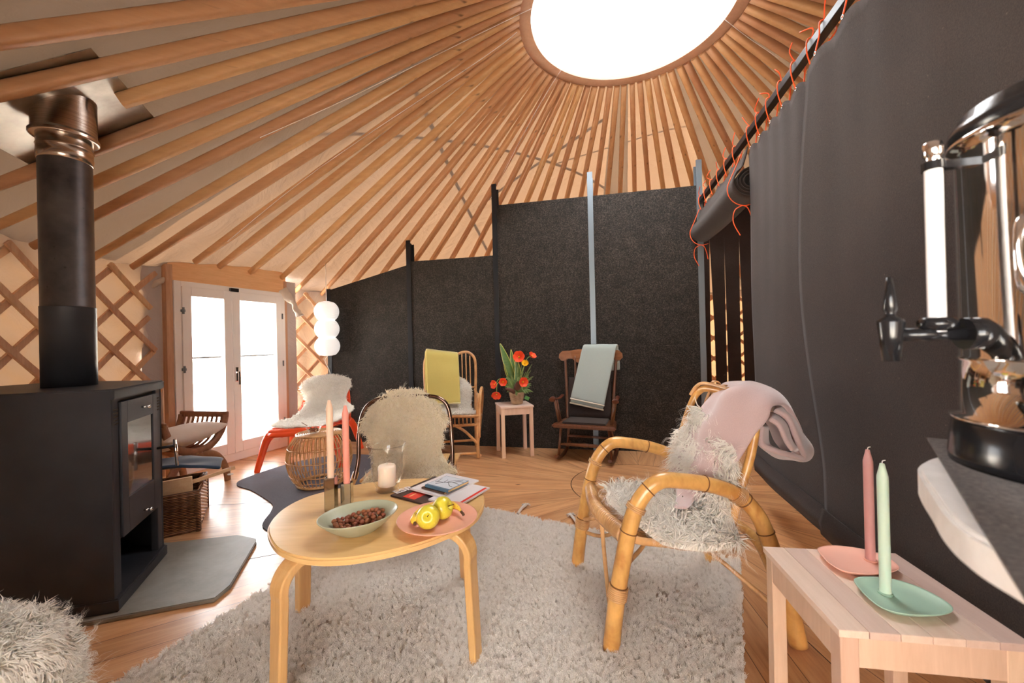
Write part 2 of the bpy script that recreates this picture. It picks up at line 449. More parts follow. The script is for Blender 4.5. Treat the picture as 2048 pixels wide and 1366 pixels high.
# ------------------------------------------------------------------ rafters
def rafter_mesh(name, r0, r1, w0=0.05, h0=0.058, round_end=True):
    bm = bmesh.new(); prev = None
    N = 26; rings = []
    for i in range(N + 1):
        rho = r0 + (r1 - r0) * i / N
        t = 1.0
        if round_end and rho > 3.35: t = 1 - 0.28 * (rho - 3.35) / 0.7
        sup = 5.0 if rho < 3.0 else max(2.0, 5.0 - (rho - 3.0) * 4)
        row = []
        for k in range(16):
            a = 2 * PI * (k + 0.5) / 16
            c, s = math.cos(a), math.sin(a)
            q = (abs(c) ** sup + abs(s) ** sup) ** (-1 / sup)
            y, z = q * c * w0 / 2 * t, q * s * h0 / 2 * t
            row.append(bm.verts.new((rho + z * KS, y, ZA - KS * rho + z)))
        rings.append(row)
    for A, B in zip(rings, rings[1:]):
        for k in range(16):
            f = bm.faces.new((A[k], A[(k + 1) % 16], B[(k + 1) % 16], B[k])); f.smooth = True
    bm.faces.new(rings[0]); bm.faces.new(rings[-1])
    me = bpy.data.meshes.new(name); bmesh.ops.recalc_face_normals(bm, faces=bm.faces); bm.to_mesh(me); bm.free(); me.materials.append(M_PINE)
    return me
RAF = {-4: 53.8, -3: 58.5, -2: 63.1, -1: 67.8, 0: 72.5, 1: 77.5, 2: 81.9, 3: 86.3, 4: 91.3, 5: 96.3, 6: 100.9, 7: 105.7, 16: 147.9, 17: 152.9, 18: 157.4, 19: 163.0, 20: 168.0, 21: 171.6, 22: 177.1, 24: 187.0, 27: 200.5, 28: 204.9, 29: 209.7}
me_long = rafter_mesh('roof_rafter', 0.853, 3.99)
me_hdr = rafter_mesh('roof_rafter_over_door', 0.853, 3.80)
ords = ['', 'first', 'second', 'third', 'fourth', 'fifth', 'sixth', 'seventh', 'eighth', 'ninth', 'tenth', 'eleventh', 'twelfth', 'thirteenth', 'fourteenth', 'fifteenth', 'sixteenth', 'seventeenth', 'eighteenth', 'nineteenth', 'twentieth', 'twenty-first', 'twenty-second', 'twenty-third', 'twenty-fourth']
def raf_label(k):
    if 18 <= k <= 21: return 'pine roof rafter ending on the wooden board over the glass door, %s from the left' % ['fourth', 'third', 'second', 'first'][k - 18]
    if k == 2: return 'pine roof rafter whose foot drops behind the tall bare steel post'
    if 3 <= k <= 17: return 'pine roof rafter, %s to the left of the one behind the bare steel post' % ords[k - 2]
    if k < 2: return 'pine roof rafter, %s to the right of the one behind the bare steel post' % ords[2 - k]
    if k == 27: return 'pine roof rafter interrupted by the stove flue'
    if k < 27: return 'pine roof rafter between door and stove flue, %s from the door' % ords[k - 21]
    return 'pine roof rafter above the stove flue, %s one up from the flue' % ords[k - 27]
for k in range(-20, 33):
    az = RAF.get(k, 72.5 + 4.737 * k + (0.35 * math.sin(k * 2.3)))
    me = me_hdr if 18 <= k <= 21 else me_long
    if k == 27:
        bm = bmesh.new(); bm.from_mesh(me_long)
        dl = [v for v in bm.verts if 3.06 < v.co.x < 3.40]
        bmesh.ops.delete(bm, geom=dl, context='VERTS')
        me = bpy.data.meshes.new('roof_rafter_cut'); bm.to_mesh(me); bm.free(); me.materials.append(M_PINE)
    o = bpy.data.objects.new('roof_rafter', me); COL.objects.link(o)
    o.location = (CX, CY, 0); o.rotation_euler = (0, 0, math.radians(az))
    tag(o, raf_label(k), 'rafter', 'pine roof rafters')
# ------------------------------------------------------------------ lattice walls
def lattice(name, d0, d1, label, par=None):
    # slats run at 45 degrees on two layers; each slat is a part
    root = empty(name, (CX + R_WALL * math.cos(math.radians((d0 + d1) / 2)), CY + R_WALL * math.sin(math.radians((d0 + d1) / 2)), 0), 0, label, 'lattice wall', 'folding lattice walls')
    inv = Matrix.Translation(-root.location)
    step = math.radians(4.737); a0, a1 = math.radians(d0), math.radians(d1)
    H = 1.74; slope = 0.97
    for s, rr in ((1, R_WALL - 0.012), (-1, R_WALL + 0.012)):
        span = H / slope / R_WALL
        k0 = int(math.floor((a0 - span) / step)); k1 = int(math.ceil((a1 + span) / step))
        for k in range(k0, k1 + 1):
            base = math.radians(72.6) % step + k * step + step * 0.5
            pts = []
            for i in range(25):
                z = 0.04 + (H - 0.04) * i / 24 + (0.03 if i == 24 else 0)
                a = base + s * (z - H) / slope / R_WALL
                if a0 <= a <= a1: pts.append((a, z))
            if len(pts) < 3: continue
            bm = bmesh.new(); rows = []
            for a, z in pts:
                c, sn = math.cos(a), math.sin(a)
                rad = Vector((c, sn, 0)); tan = Vector((-sn, c, 0))
                along = (tan * s / slope + Vector((0, 0, 1))).normalized(); wd = along.cross(rad).normalized()
                p = Vector((CX, CY, 0)) + rad * rr + Vector((0, 0, z))
                rows.append([p + wd * 0.019 + rad * 0.009, p - wd * 0.019 + rad * 0.009, p - wd * 0.019 - rad * 0.009, p + wd * 0.019 - rad * 0.009])
            R = grid(bm, [[inv @ q for q in r] for r in rows], closed_u=True, sm=False)
            bm.faces.new(R[0]); bm.faces.new(R[-1])
            o = mesh_obj('slat', bm, M_LATT, root)
    return root
lattice('lattice_wall', 174.0, 222, 'crossed wooden lattice along the canvas wall behind the stove')
lattice('lattice_wall', 141, 156.0, 'crossed wooden lattice between glass door and cork partition')
lattice('lattice_wall', 22, 60, 'crossed wooden lattice glimpsed through slits of the hanging felt strips')

# ------------------------------------------------------------------ glass door
DL, DR = V(-2.953, 3.49, 0), V(-2.56, 4.50, 0)
du = (DR - DL); DW = du.length; du.normalize(); dn = Vector((du.y, -du.x, 0))   # dn points into the room
if dn.dot(Vector((CX, CY, 0)) - DL) < 0: dn = -dn
MD = basis(DL, du, dn, (0, 0, 1))
def dbox(bm, u0, u1, z0, z1, t0, t1, bev=0.004): box(bm, ((u0 + u1) / 2, (t0 + t1) / 2, (z0 + z1) / 2), (u1 - u0, t1 - t0, z1 - z0), None, bev)
door = empty('door_1'); tag(door, kind='structure'); door.matrix_world = MD
H = 1.715
bm = bmesh.new()
dbox(bm, 0, 0.055, 0, H, -0.05, 0.02); dbox(bm, DW - 0.045, DW, 0, H, -0.05, 0.02); dbox(bm, 0.055, DW - 0.045, H - 0.05, H, -0.05, 0.02); dbox(bm, 0.055, DW - 0.045, 0.0, 0.085, -0.05, 0.025)
mesh_obj('door_frame', bm, M_WHITE, door)
def leaf(u0, u1):
    bm = bmesh.new(); s = 0.075
    dbox(bm, u0, u0 + s, 0.08, H - 0.046, -0.02, 0.035); dbox(bm, u1 - s, u1, 0.08, H - 0.046, -0.02, 0.035)
    dbox(bm, u0 + s, u1 - s, H - 0.055 - s, H - 0.046, -0.02, 0.035); dbox(bm, u0 + s, u1 - s, 0.08, 0.09 + 0.095, -0.02, 0.035)
    lf = mesh_obj('door_leaf', bm, M_WHITE, door)
    bm = bmesh.new(); dbox(bm, u0 + s, u1 - s, 0.185, H - 0.13, 0.004, 0.008, 0)
    mesh_obj('glass_pane', bm, M_PANE, lf)
    bm = bmesh.new(); dbox(bm, u0 + s, u1 - s, 1.02, 1.035, -0.012, -0.004, 0)
    mesh_obj('glazing_bar', bm, M_WHITE, lf)
    return lf
um = 0.49
l1 = leaf(0.055, um - 0.002); l2 = leaf(um + 0.002, DW - 0.045)
bm = bmesh.new(); dbox(bm, um + 0.015, um + 0.045, 0.78, 0.92, 0.035, 0.042); beam(bm, (um + 0.03, 0.07, 0.87), (um + 0.03, 0.07, 0.75), 0.014, 0.014); beam(bm, (um + 0.03, 0.04, 0.87), (um + 0.03, 0.075, 0.87), 0.014, 0.014)
mesh_obj('door_handle', bm, M_CHROME, l2)
for z in (1.45, 0.93, 0.3):
    bm = bmesh.new(); tube(bm, [(0.06, 0.04, z - 0.03), (0.06, 0.04, z + 0.03)], 0.009, 10); dbox(bm, 0.045, 0.075, z - 0.012, z + 0.012, 0.02, 0.045)
    mesh_obj('hinge', bm, M_STEEL, door)
    bm = bmesh.new(); tube(bm, [(DW - 0.05, 0.04, z - 0.03), (DW - 0.05, 0.04, z + 0.03)], 0.007, 10)
    mesh_obj('hinge', bm, M_STEEL, door)
bm = bmesh.new(); dbox(bm, um - 0.02, um + 0.06, H - 0.05, H - 0.015, 0.02, 0.05)
mesh_obj('door_catch', bm, M_BLKSTEEL, door)
# wooden header board over the door and side jambs
bm = bmesh.new()
n = 16; lo = []; hi = []
for i in range(n + 1):
    u = -0.03 + (DW + 0.06) * i / n
    p = DL + du * u; rho = math.hypot(p.x - CX, p.y - CY)
    hi.append((u, cone_z(rho, 0.078))); lo.append((u, H))
pts = lo + hi[::-1]
Mh = MD @ Matrix(((1, 0, 0, 0), (0, 0, 1, 0), (0, 1, 0, 0), (0, 0, 0, 1)))
prism(bm, pts, -0.04, 0.0, Mh, 0.0)
tag(mesh_obj('trim_1', bm, M_BOARD), kind='structure')
for i, (u0, u1) in enumerate(((-0.055, -0.003), (DW + 0.003, DW + 0.035))):
    bm = bmesh.new(); dbox(bm, u0, u1, 0, 1.85, -0.05, 0.012)
    o = mesh_obj('trim_%d' % (i + 2), bm, M_LATT); o.matrix_world = MD; tag(o, kind='structure')

for i, (u0, u1) in enumerate(((-0.20, -0.045), (DW + 0.03, DW + 0.20))):
    bm = bmesh.new(); dbox(bm, u0, u1, 0, 1.86, -0.062, -0.052, 0)
    o = mesh_obj('wall_flap_%d' % (i + 1), bm, M_WALLC); o.matrix_world = MD; tag(o, kind='structure')
# ------------------------------------------------------------------ cork block partition
def cork_mat():
    m = NT('black_cork'); v = m.coord()
    vo = m.n('TexVoronoi'); m.l(v, vo.inputs['Vector']); vo.inputs['Scale'].default_value = 150
    n1 = m.noise(v, 9, 5, 0.6); n2 = m.noise(v, 75, 4, 0.75)
    f = m.math('ADD', m.math('MULTIPLY', vo.outputs['Color'], 0.35), m.math('ADD', m.math('MULTIPLY', n2, 0.55), m.math('MULTIPLY', n1, 0.25)))
    c = m.ramp(f, [(0.40, (0.006, 0.005, 0.004)), (0.60, (0.022, 0.017, 0.014)), (0.80, (0.075, 0.060, 0.048))])
    m.pbr(c, 0.8, normal=m.bump(f, 0.8, 0.006), spec=0.35); return m.m
M_CORK = cork_mat()
W0 = V(-2.12, 4.713, 0); wd = V(0.9768, -0.2142, 0).normalized(); wn_ = V(wd.y, -wd.x, 0)  # towards the viewer
PU = [0.0, 1.02, 2.02, 3.02, 4.04]
MW = basis(W0, wd, -wn_, (0, 0, 1))   # local x along the wall, y away from the viewer
posts_top = [1.775, 2.265, 2.785, 2.80, 2.80]
pl = ['dark steel post at the door end of the cork partition', 'dark steel post behind the yellow blanket', 'dark steel post behind the tulips and side stool', 'bare zinc-grey steel post rising behind the wooden rocking chair', 'blue-grey steel post at the curtain end of the cork partition']
for i, (u, top) in enumerate(zip(PU, posts_top)):
    bm = bmesh.new()
    box(bm, (u, -0.042, top / 2), (0.052, 0.008, top), MW)
    box(bm, (u, 0.0, top / 2 - 0.01), (0.008, 0.08, top - 0.02), MW)
    box(bm, (u, 0.042, top / 2 - 0.015), (0.06, 0.008, top - 0.03), MW)
    o = mesh_obj('steel_post', bm, M_STEEL if i >= 3 else M_BLKSTEEL)
    tag(o, pl[i], 'post', 'steel posts of the partition')
bays = ['bay next to the glass door', 'bay behind the yellow blanket chair', 'bay behind the tulips', 'bay right of the rocking chair']
rown = ['floor row', 'second row up', 'third row up', 'fourth row up', 'top row']
ztop = [None, 2.03, 2.56, 2.56]
for b in range(4):
    u0, u1 = PU[b] + 0.006, PU[b + 1] - 0.006
    edges = [0.0, 0.52, 1.035, 1.545, 2.05, 2.56]
    for r in range(5):
        z0, z1 = edges[r], edges[r + 1]
        if b == 1 and r == 4: continue
        if b == 1 and r == 3: z1 = 2.03
        if b == 0 and r >= 4: continue
        bm = bmesh.new()
        if b == 0 and r == 3:
            pts = [(u0, z0), (u1, z0), (u1, 1.995), (u0, 1.765)]
        else:
            pts = [(u0, z0), (u1, z0), (u1, z1), (u0, z1)]
        # rough crumbly upper edge
        top = []
        n = 34
        (xa, za), (xb, zb) = pts[3], pts[2]
        amp = 0.0035
        for k in range(n + 1):
            t = k / n
            top.append((xa + (xb - xa) * t, za + (zb - za) * t - abs(noise.noise(Vector((k * 0.9, b * 7, r * 3)))) * amp))
        prism(bm, [pts[0], pts[1]] + top[::-1], -0.036, 0.036, MW @ Matrix(((1, 0, 0, 0), (0, 0, 1, 0), (0, 1, 0, 0), (0, 0, 0, 1))))
        o = mesh_obj('cork_block', bm, M_CORK)
        rn = rown[r] if not ((b == 0 or b == 1) and r == 3) else ('slanted top block' if b == 0 else 'top row')
        tag(o, 'black expanded cork block, %s, %s' % (rn, bays[b]), 'cork block', 'cork blocks of the partition')
# ------------------------------------------------------------------ rail and felt curtains
def felt_mat(name, col, s=1.0):
    m = NT(name); v = m.coord()
    n1 = m.noise(v, 260 * s, 4, 0.8); n2 = m.noise(v, 3, 3)
    f = m.math('ADD', m.math('MULTIPLY', n1, 0.8), m.math('MULTIPLY', n2, 0.2))
    c = m.ramp(f, [(0.38, tuple(x * 0.55 for x in col)), (0.62, tuple(x * 1.35 for x in col))])
    vo = m.n('TexVoronoi'); m.l(v, vo.inputs['Vector']); vo.inputs['Scale'].default_value = 22 * s
    k = m.ramp(vo.outputs['Distance'], [(0.03, (1, 1, 1)), (0.06, (0, 0, 0))])
    c = m.mix(m.math('MULTIPLY', k, 0.5), c, tuple(min(1, x * 4) for x in col))
    m.pbr(c, 0.95, normal=m.bump(n1, 0.35, 0.003), sheen=0.12, spec=0.2); return m.m
M_FELT = felt_mat('brown_felt', lin(53, 43, 40))
M_ORANGE = plain('orange_cord', lin(244, 96, 44), 0.5)
M_EYE = plain('eyelet', (0.8, 0.8, 0.8), 0.25, metal=1.0)
RA = V(1.835, 3.86, 2.40); rd = V(-0.2136, -0.9769, 0).normalized(); rn_ = V(-rd.y, rd.x, 0)
if rn_.x > 0: rn_ = -rn_         # towards the room
def RP(s, z, n=0.0): return V(RA.x + rd.x * s + rn_.x * n, RA.y + rd.y * s + rn_.y * n, z)
bm = bmesh.new(); beam(bm, RP(0.0, 2.40), RP(3.95, 2.40), 0.04, 0.04, bev=0.003)
tag(mesh_obj('curtain_rail', bm, M_BLKSTEEL), 'black square steel rail holding the felt curtains', 'curtain rail')
def lace_s(s0, s1, n): return [s0 + (s1 - s0) * (i + 0.5) / n for i in range(n)]
def curtain(s0, s1, ztop, zbot, n_l, label, edge0=None, off=0.0, hem=0.11, seed=0):
    root = empty('felt_curtain', RP((s0 + s1) / 2, 0), 0, label, 'curtain', 'brown felt curtains on the rail')
    inv = Matrix.Translation(-root.location)
    L = lace_s(s0, s1, n_l); rows = []
    n, mz = 60, 40
    for j in range(mz + 1):
        t = j / mz; row = []
        for i in range(n + 1):
            u = i / n
            sa = s0 + (edge0(t) if edge0 else 0)
            s = sa + (s1 - sa) * u
            dmin = min(abs(s - q) for q in L); sp = (s1 - s0) / n_l
            sc = 0.035 * min(1, (dmin / (sp / 2))) ** 1.6
            z = (ztop - sc) * (1 - t) + zbot * t
            w_ = 0.010 * math.sin(s * 3.1 + seed + t * 0.8) * (0.5 + t) + 0.012 * noise.noise(Vector((s * 2, z * 1.2, seed))) + 0.0015 * (1 - t) ** 3 * math.cos(2 * PI * (s - L[0]) / sp)
            row.append(inv @ RP(s, z, off + w_))
        rows.append(row)
    bm = bmesh.new(); grid(bm, rows)
    sh = mods(mesh_obj('felt_sheet', bm, M_FELT, root), solid=0.007)
    if hem:
        bm = bmesh.new(); rows = []
        for j, (dz, dn_) in enumerate(((0.0, 0.012), (hem * 0.5, 0.02), (hem, 0.006))):
            row = []
            for i in range(n + 1):
                u = i / n; sa = s0 + (edge0(1) if edge0 else 0); s = sa + (s1 - sa) * u
                t = 1 - dz / (ztop - zbot); z = zbot + dz - 0.012
                w_ = 0.010 * math.sin(s * 3.1 + seed + t * 0.8) * (0.5 + t) + 0.02 * noise.noise(Vector((s * 2, z * 1.2, seed)))
                row.append(inv @ RP(s, z, off + w_ + dn_))
            rows.append(row)
        grid(bm, rows); mods(mesh_obj('hem', bm, M_FELT, root), solid=0.012)
    bm = bmesh.new()
    for q in L:
        c = inv @ RP(q, ztop - 0.02, off + 0.012)
        tube(bm, [c + V(*(rd * (0.007 * math.cos(a)))) + V(0, 0, 0.007 * math.sin(a)) for a in [k * PI / 5 for k in range(10)]], 0.0022, 6, closed=True)
    mesh_obj('eyelets', bm, M_EYE, root)['kind'] = 'stuff'
    return L
e2 = lambda t: -0.15 * math.sin(PI * min(1, t * 1.15)) ** 1.2 + 0.05 * t
L1 = curtain(1.30, 2.20, 2.315, 0.25, 6, 'middle brown felt curtain hanging behind the bamboo armchair', None, 0.0, seed=1)
L2 = curtain(2.13, 3.9, 2.315, 0.25, 9, 'nearest brown felt curtain behind the side table with candles', e2, 0.035, seed=4)
def cord(name, pts, r, label, sm=5):
    bm = bmesh.new(); tube(bm, pts, r, 6, sm=sm)
    return tag(mesh_obj(name, bm, M_ORANGE), label, 'cord', 'orange curtain lacing cords')
random.seed(5)
def lace(s, label, z1=2.295, off=0.02, sw=0.0):
    r = 0.026
    pts = [RP(s + sw, z1, off + 0.012), RP(s + sw * 0.5, 2.37, r + 0.004), RP(s, 2.426, r), RP(s, 2.43, -0.005), RP(s, 2.40, -r - 0.004), RP(s + 0.02, 2.36, -0.02), RP(s + 0.025 + sw, z1 + 0.01, -0.012 + off)]
    bm = bmesh.new(); tube(bm, pts, 0.0032, 6, sm=5)
    # loose knot ends
    e = RP(s, 2.425, 0.01)
    tube(bm, [e, e + V(-0.02 + random.uniform(-.02, .02), random.uniform(-.03, .03), 0.035), e + V(-0.03, random.uniform(-.05, .05), 0.05 + random.uniform(0, .03))], 0.003, 6, sm=4)
    o = mesh_obj('lacing_cord', bm, M_ORANGE)
    return tag(o, label, 'cord', 'orange curtain lacing cords')
for i, s in enumerate(L1): lace(s, 'orange cord lacing the middle felt curtain, %s from its far edge' % ords[i + 1], off=0.0)
for i, s in enumerate(L2): lace(s, 'orange cord lacing the nearest felt curtain, %s from its left edge' % ords[i + 1], off=0.035)
# rolled-up curtain beside the post
root = empty('rolled_curtain', RP(0.65, 0), 0, 'brown felt curtain rolled up and tied beside the end post', 'curtain', 'brown felt curtains on the rail')
inv = Matrix.Translation(-root.location)
prof = [(0.0, 2.335), (0.01, 2.28), (0.028, 2.22)]
rc = (-0.045 + 0.0, 2.115)
for k in range(70):
    th = math.radians(60 - k * 20); rr = 0.105 - 0.0014 * k * 0.78
    prof.append((0.0 + 0.035 + rr * math.cos(th) * 1.0 - 0.07 + 0.02, rc[1] + rr * math.sin(th)))
rows = []
for i in range(25):
    t = i / 24; s = 0.02 + 1.28 * t; row = []
    sc = 1.0 + 0.08 * t
    for j, (n_, z) in enumerate(prof):
        zz = z - 0.02 * math.sin(PI * t) * (1 if j > 2 else 0.2)
        if j < 1: zz -= 0.03 * abs(math.sin(t * PI * 4))
        row.append(inv @ RP(s, zz, n_))
    rows.append(row)
bm = bmesh.new(); grid(bm, rows); mods(mesh_obj('rolled_felt', bm, M_FELT, root), solid=0.006)
for i, s in enumerate(lace_s(0.03, 1.2, 6)): lace(s, 'orange cord lacing the rolled felt curtain, %s from the end post' % ords[i + 1], z1=2.30, off=0.0)
for i, (s, lb) in enumerate(((0.06, 'orange cord tied round the rolled curtain at its far end'), (1.2, 'orange cord tied round the rolled curtain at its near open end'))):
    bm = bmesh.new(); r = 0.113
    c = (-0.015, 2.10)
    pts = [RP(s, 2.33, 0.01), RP(s, 2.22, 0.055)] + [RP(s, c[1] + r * math.sin(a) * 1.02, c[0] + r * math.cos(a)) for a in [math.radians(30 - q * 24) for q in range(7)]]
    tube(bm, pts, 0.0032, 6, sm=4)
    k = RP(s, c[1] - r, c[0] + 0.02)
    tube(bm, [k, k + rn_ * 0.05 + V(0, 0, -0.03), k + rn_ * 0.06 + V(0, 0, -0.11), k + rn_ * 0.02 + V(0, 0, -0.20)], 0.0032, 6, sm=5)
    tube(bm, [k, k - rn_ * 0.03 + V(0, 0, -0.02), k - rn_ * 0.05 + V(0, 0, -0.08), k - rn_ * 0.06 + V(0, 0, -0.14)], 0.0032, 6, sm=5)
    tag(mesh_obj('tie_cord', bm, M_ORANGE), lb, 'cord', 'orange tie cords')
# felt strip curtain deeper in the opening
bm = bmesh.new()
MS = basis((2.02, 4.42, 0), (0.985, -0.17, 0), (0.17, 0.985, 0), (0, 0, 1)) @ Matrix(((1, 0, 0, 0), (0, 0, 1, 0), (0, 1, 0, 0), (0, 0, 0, 1)))
top, zb = 2.60, 0.03
pts = [(0.015, top), (0.95, top), (0.95, zb)]
sl = [0.70, 0.475, 0.325, 0.175]
wdt = [0.02, 0.028, 0.012, 0.040]
for u, w_ in zip(sl, wdt):
    pts += [(u + w_, zb), (u + w_ * 0.8, 1.2), (u, 2.25), (u - w_ * 0.3, 1.2), (u - w_ * 0.2, zb)]
pts += [(0.085, zb), (0.065, 1.2), (0.03, 2.2)]
prism(bm, pts, -0.004, 0.004, MS)
tag(mesh_obj('felt_strip_curtain', bm, M_FELT), 'dark felt curtain slit into vertical strips, seen through the opening', 'curtain')

# ------------------------------------------------------------------ wood stove with flue
M_IRON = NT('stove_iron'); _m = M_IRON; v = _m.coord()
n1 = _m.noise(v, 3, 4); n2 = _m.noise(v, 220, 2)
_m.pbr(_m.ramp(n1, [(0.35, lin(40, 42, 48)), (0.7, lin(58, 60, 66))]), _m.math('MULTIPLY_ADD', n1, 0.2, 0.38), normal=_m.bump(n2, 0.12, 0.002), metal=0.25)
M_IRON = _m.m
def pipe_mat():
    m = NT('flue_iron'); tc = m.n('TexCoord'); v = m.coord((1, 1, 1)); n1 = m.noise(v, 7, 5, 0.6); n2 = m.noise(v, 40, 4, 0.7)
    c = m.ramp(n1, [(0.3, lin(66, 64, 68)), (0.7, lin(104, 100, 100))])
    vo = m.n('TexVoronoi'); m.l(m.coord((1, 1, 0.7)), vo.inputs['Vector']); vo.inputs['Scale'].default_value = 17
    k = m.ramp(m.math('ADD', vo.outputs['Distance'], m.math('MULTIPLY', n2, 0.25)), [(0.16, (1, 1, 1)), (0.22, (0, 0, 0))])
    c = m.mix(m.math('MULTIPLY', k, 0.7), c, lin(38, 34, 36))
    m.pbr(c, m.math('MULTIPLY_ADD', n1, 0.25, 0.28), metal=0.7, normal=m.bump(n2, 0.08, 0.002)); return m.m
M_FLUE = pipe_mat()
M_INOX = NT('brushed_steel'); _m = M_INOX; v = _m.coord((1, 1, 60)); n1 = _m.noise(v, 4, 3)
_m.pbr(_m.ramp(n1, [(0.3, (0.42, 0.36, 0.32)), (0.7, (0.60, 0.54, 0.49))]), 0.24, metal=1.0, normal=_m.bump(n1, 0.05, 0.001)); M_INOX = _m.m
st = empty('wood_stove', (-2.05, 1.85, 0.02), 0, 'black iron wood stove with glass door standing on the stone slab', 'stove')
T = Matrix.Translation(-st.location)
R_, F_, L_, BL, BR = (-1.85, 2.135), (-1.70, 1.665), (-2.10, 1.55), (-2.62, 1.80), (-2.52, 2.20)
R_, F_, L_ = (-1.86, 2.12), (-1.665, 1.665), (-2.12, 1.52)
poly = [R_, F_, L_, (-2.60, 1.78), (-2.45, 2.16)]
cen = V(sum(p[0] for p in poly) / 5, sum(p[1] for p in poly) / 5, 0)
def shrink(poly, k): return [(cen.x + (p[0] - cen.x) * k, cen.y + (p[1] - cen.y) * k) for p in poly]
bm = bmesh.new(); prism(bm, shrink(poly, 1.02), 0.90, 0.945, T, 0.006); mesh_obj('top_plate', bm, M_IRON, st)
bm = bmesh.new(); prism(bm, shrink(poly, 1.02), 0.02, 0.075, T, 0.006); mesh_obj('plinth', bm, M_IRON, st)
# body: five sided shell, open at the log bay in front
bm = bmesh.new()
fR, fF = V(*R_, 0), V(*F_, 0); fu = (fF - fR); FW = fu.length; fu.normalize(); fnn = V(-fu.y, fu.x, 0)
if fnn.dot(V(0, 0, 0) - fR) < 0: fnn = -fnn
MFs = T @ basis(fR - fnn * 0.012, fu, fnn, (0, 0, 1))      # local x from right (far) to left (near), y outwards
ps = shrink(poly, 0.975)
for i in range(1, 5):
    a_, b_ = V(*ps[i], 0), V(*ps[(i + 1) % 5], 0)
    beam(bm, T @ (a_ + V(0, 0, 0.49)), T @ (b_ + V(0, 0, 0.49)), 0.012, 0.83, (0, 0, 1))
mesh_obj('side_panels', bm, M_IRON, st)
bm = bmesh.new()   # front frame with corner posts
box(bm, (0.032, -0.012, 0.49), (0.05, 0.03, 0.83), MFs, 0.003); box(bm, (FW - 0.035, -0.012, 0.49), (0.055, 0.03, 0.83), MFs, 0.003)
box(bm, (FW / 2, -0.02, 0.895), (FW - 0.06, 0.02, 0.025), MFs)
prism(bm, [(p[0], p[1]) for p in shrink(poly, 0.93)], 0.285, 0.297, T)
prism(bm, [(p[0], p[1]) for p in shrink(poly, 0.93)], 0.87, 0.88, T)
mesh_obj('front_frame', bm, M_IRON, st)
bm = bmesh.new()
for z in (0.855, 0.84, 0.825, 0.81, 0.795):
    box(bm, (0.03, 0.005, z), (0.03, 0.004, 0.006), MFs); box(bm, (FW - 0.036, 0.005, z), (0.03, 0.004, 0.006), MFs)
mesh_obj('vent_slots', bm, M_DARKGAP, st)
x0, x1 = 0.062, FW - 0.068
dz0, dz1 = 0.30, 0.882
bm = bmesh.new()
gx0, gx1, gz0, gz1 = x0 + 0.05, x1 - 0.055, 0.455, 0.785
for (a0_, a1_, b0, b1) in ((x0, gx0, dz0, dz1), (gx1, x1, dz0, dz1), (gx0, gx1, dz0, gz0), (gx0, gx1, gz1, dz1)):
    box(bm, ((a0_ + a1_) / 2, 0.0, (b0 + b1) / 2), (a1_ - a0_, 0.022, b1 - b0), MFs, 0.002)
dr = mesh_obj('stove_door', bm, M_IRON, st)
MF2 = MFs
M_SOOT = NT('sooty_glass'); _m = M_SOOT; n1 = _m.noise(_m.coord(), 6, 4)
_m.pbr(_m.ramp(n1, [(0.3, (0.012, 0.010, 0.010)), (0.8, (0.05, 0.045, 0.04))]), 0.04, spec=1.0, coat=1.0); M_SOOT = _m.m
bm = bmesh.new(); box(bm, ((gx0 + gx1) / 2, 0.003, (gz0 + gz1) / 2), (gx1 - gx0 + 0.004, 0.006, gz1 - gz0 + 0.004), MFs); mesh_obj('glass_pane', bm, M_SOOT, dr)
def knob(x, z, par):
    bm = bmesh.new()
    p0 = MFs @ V(x, 0.01, z)
    tube(bm, [MFs @ V(x, 0.01, z), MFs @ V(x, 0.03, z)], 0.005, 10)
    tube(bm, [MFs @ V(x + 0.012, 0.034, z), MFs @ V(x - 0.012, 0.034, z)], lambda t: 0.006 + 0.004 * math.sin(PI * t), 12, sm=0)
    lathe(bm, [(0, 0.009), (0.006, 0.0075), (0.009, 0.003), (0.009, -0.003), (0.006, -0.0075), (0, -0.009)], 12, MFs @ V(x, 0.036, z))
    mesh_obj('knob', bm, M_CHROME, par)
knob((x0 + x1) / 2 - 0.01, 0.835, dr); knob((x0 + x1) / 2 - 0.01, 0.345, dr)
bm = bmesh.new()
tube(bm, [MFs @ V(x0 + 0.01, 0.01, 0.60), MFs @ V(x0 + 0.01, 0.085, 0.605)], 0.007, 10)
mh = mesh_obj('door_handle', bm, M_BLKSTEEL, dr)
bm = bmesh.new(); tube(bm, [MFs @ V(x0 + 0.014, 0.085, 0.64), MFs @ V(x0 + 0.004, 0.09, 0.50)], 0.0075, 12); mesh_obj('handle_grip', bm, M_CHROME, mh)
# flue pipe
fl = V(-2.075, 1.875, 0)
bm = bmesh.new(); lathe(bm, [(0, 0.946), (0.092, 0.946), (0.092, 1.31), (0.093, 1.312)], 48, T @ fl); mesh_obj('flue_lower_pipe', bm, M_IRON, st)
bm = bmesh.new(); lathe(bm, [(0.093, 1.312), (0.0895, 1.316), (0.0895, 2.00)], 48, T @ fl); mesh_obj('flue_upper_pipe', bm, M_FLUE, st)
bm = bmesh.new(); lathe(bm, [(0.0895, 1.99), (0.093, 1.992), (0.0935, 2.01), (0.095, 2.02), (0.0935, 2.025), (0.0935, 2.05), (0.096, 2.055), (0.093, 2.06), (0.093, 2.10)], 48, T @ fl); mesh_obj('flue_collar', bm, M_INOX, st)
bm = bmesh.new(); lathe(bm, [(0.091, 2.10), (0.112, 2.098), (0.117, 2.103), (0.112, 2.108), (0.117, 2.114), (0.111, 2.12), (0.1085, 2.13), (0.1085, 2.40)], 56, T @ fl); mesh_obj('flue_sleeve', bm, M_INOX, st)
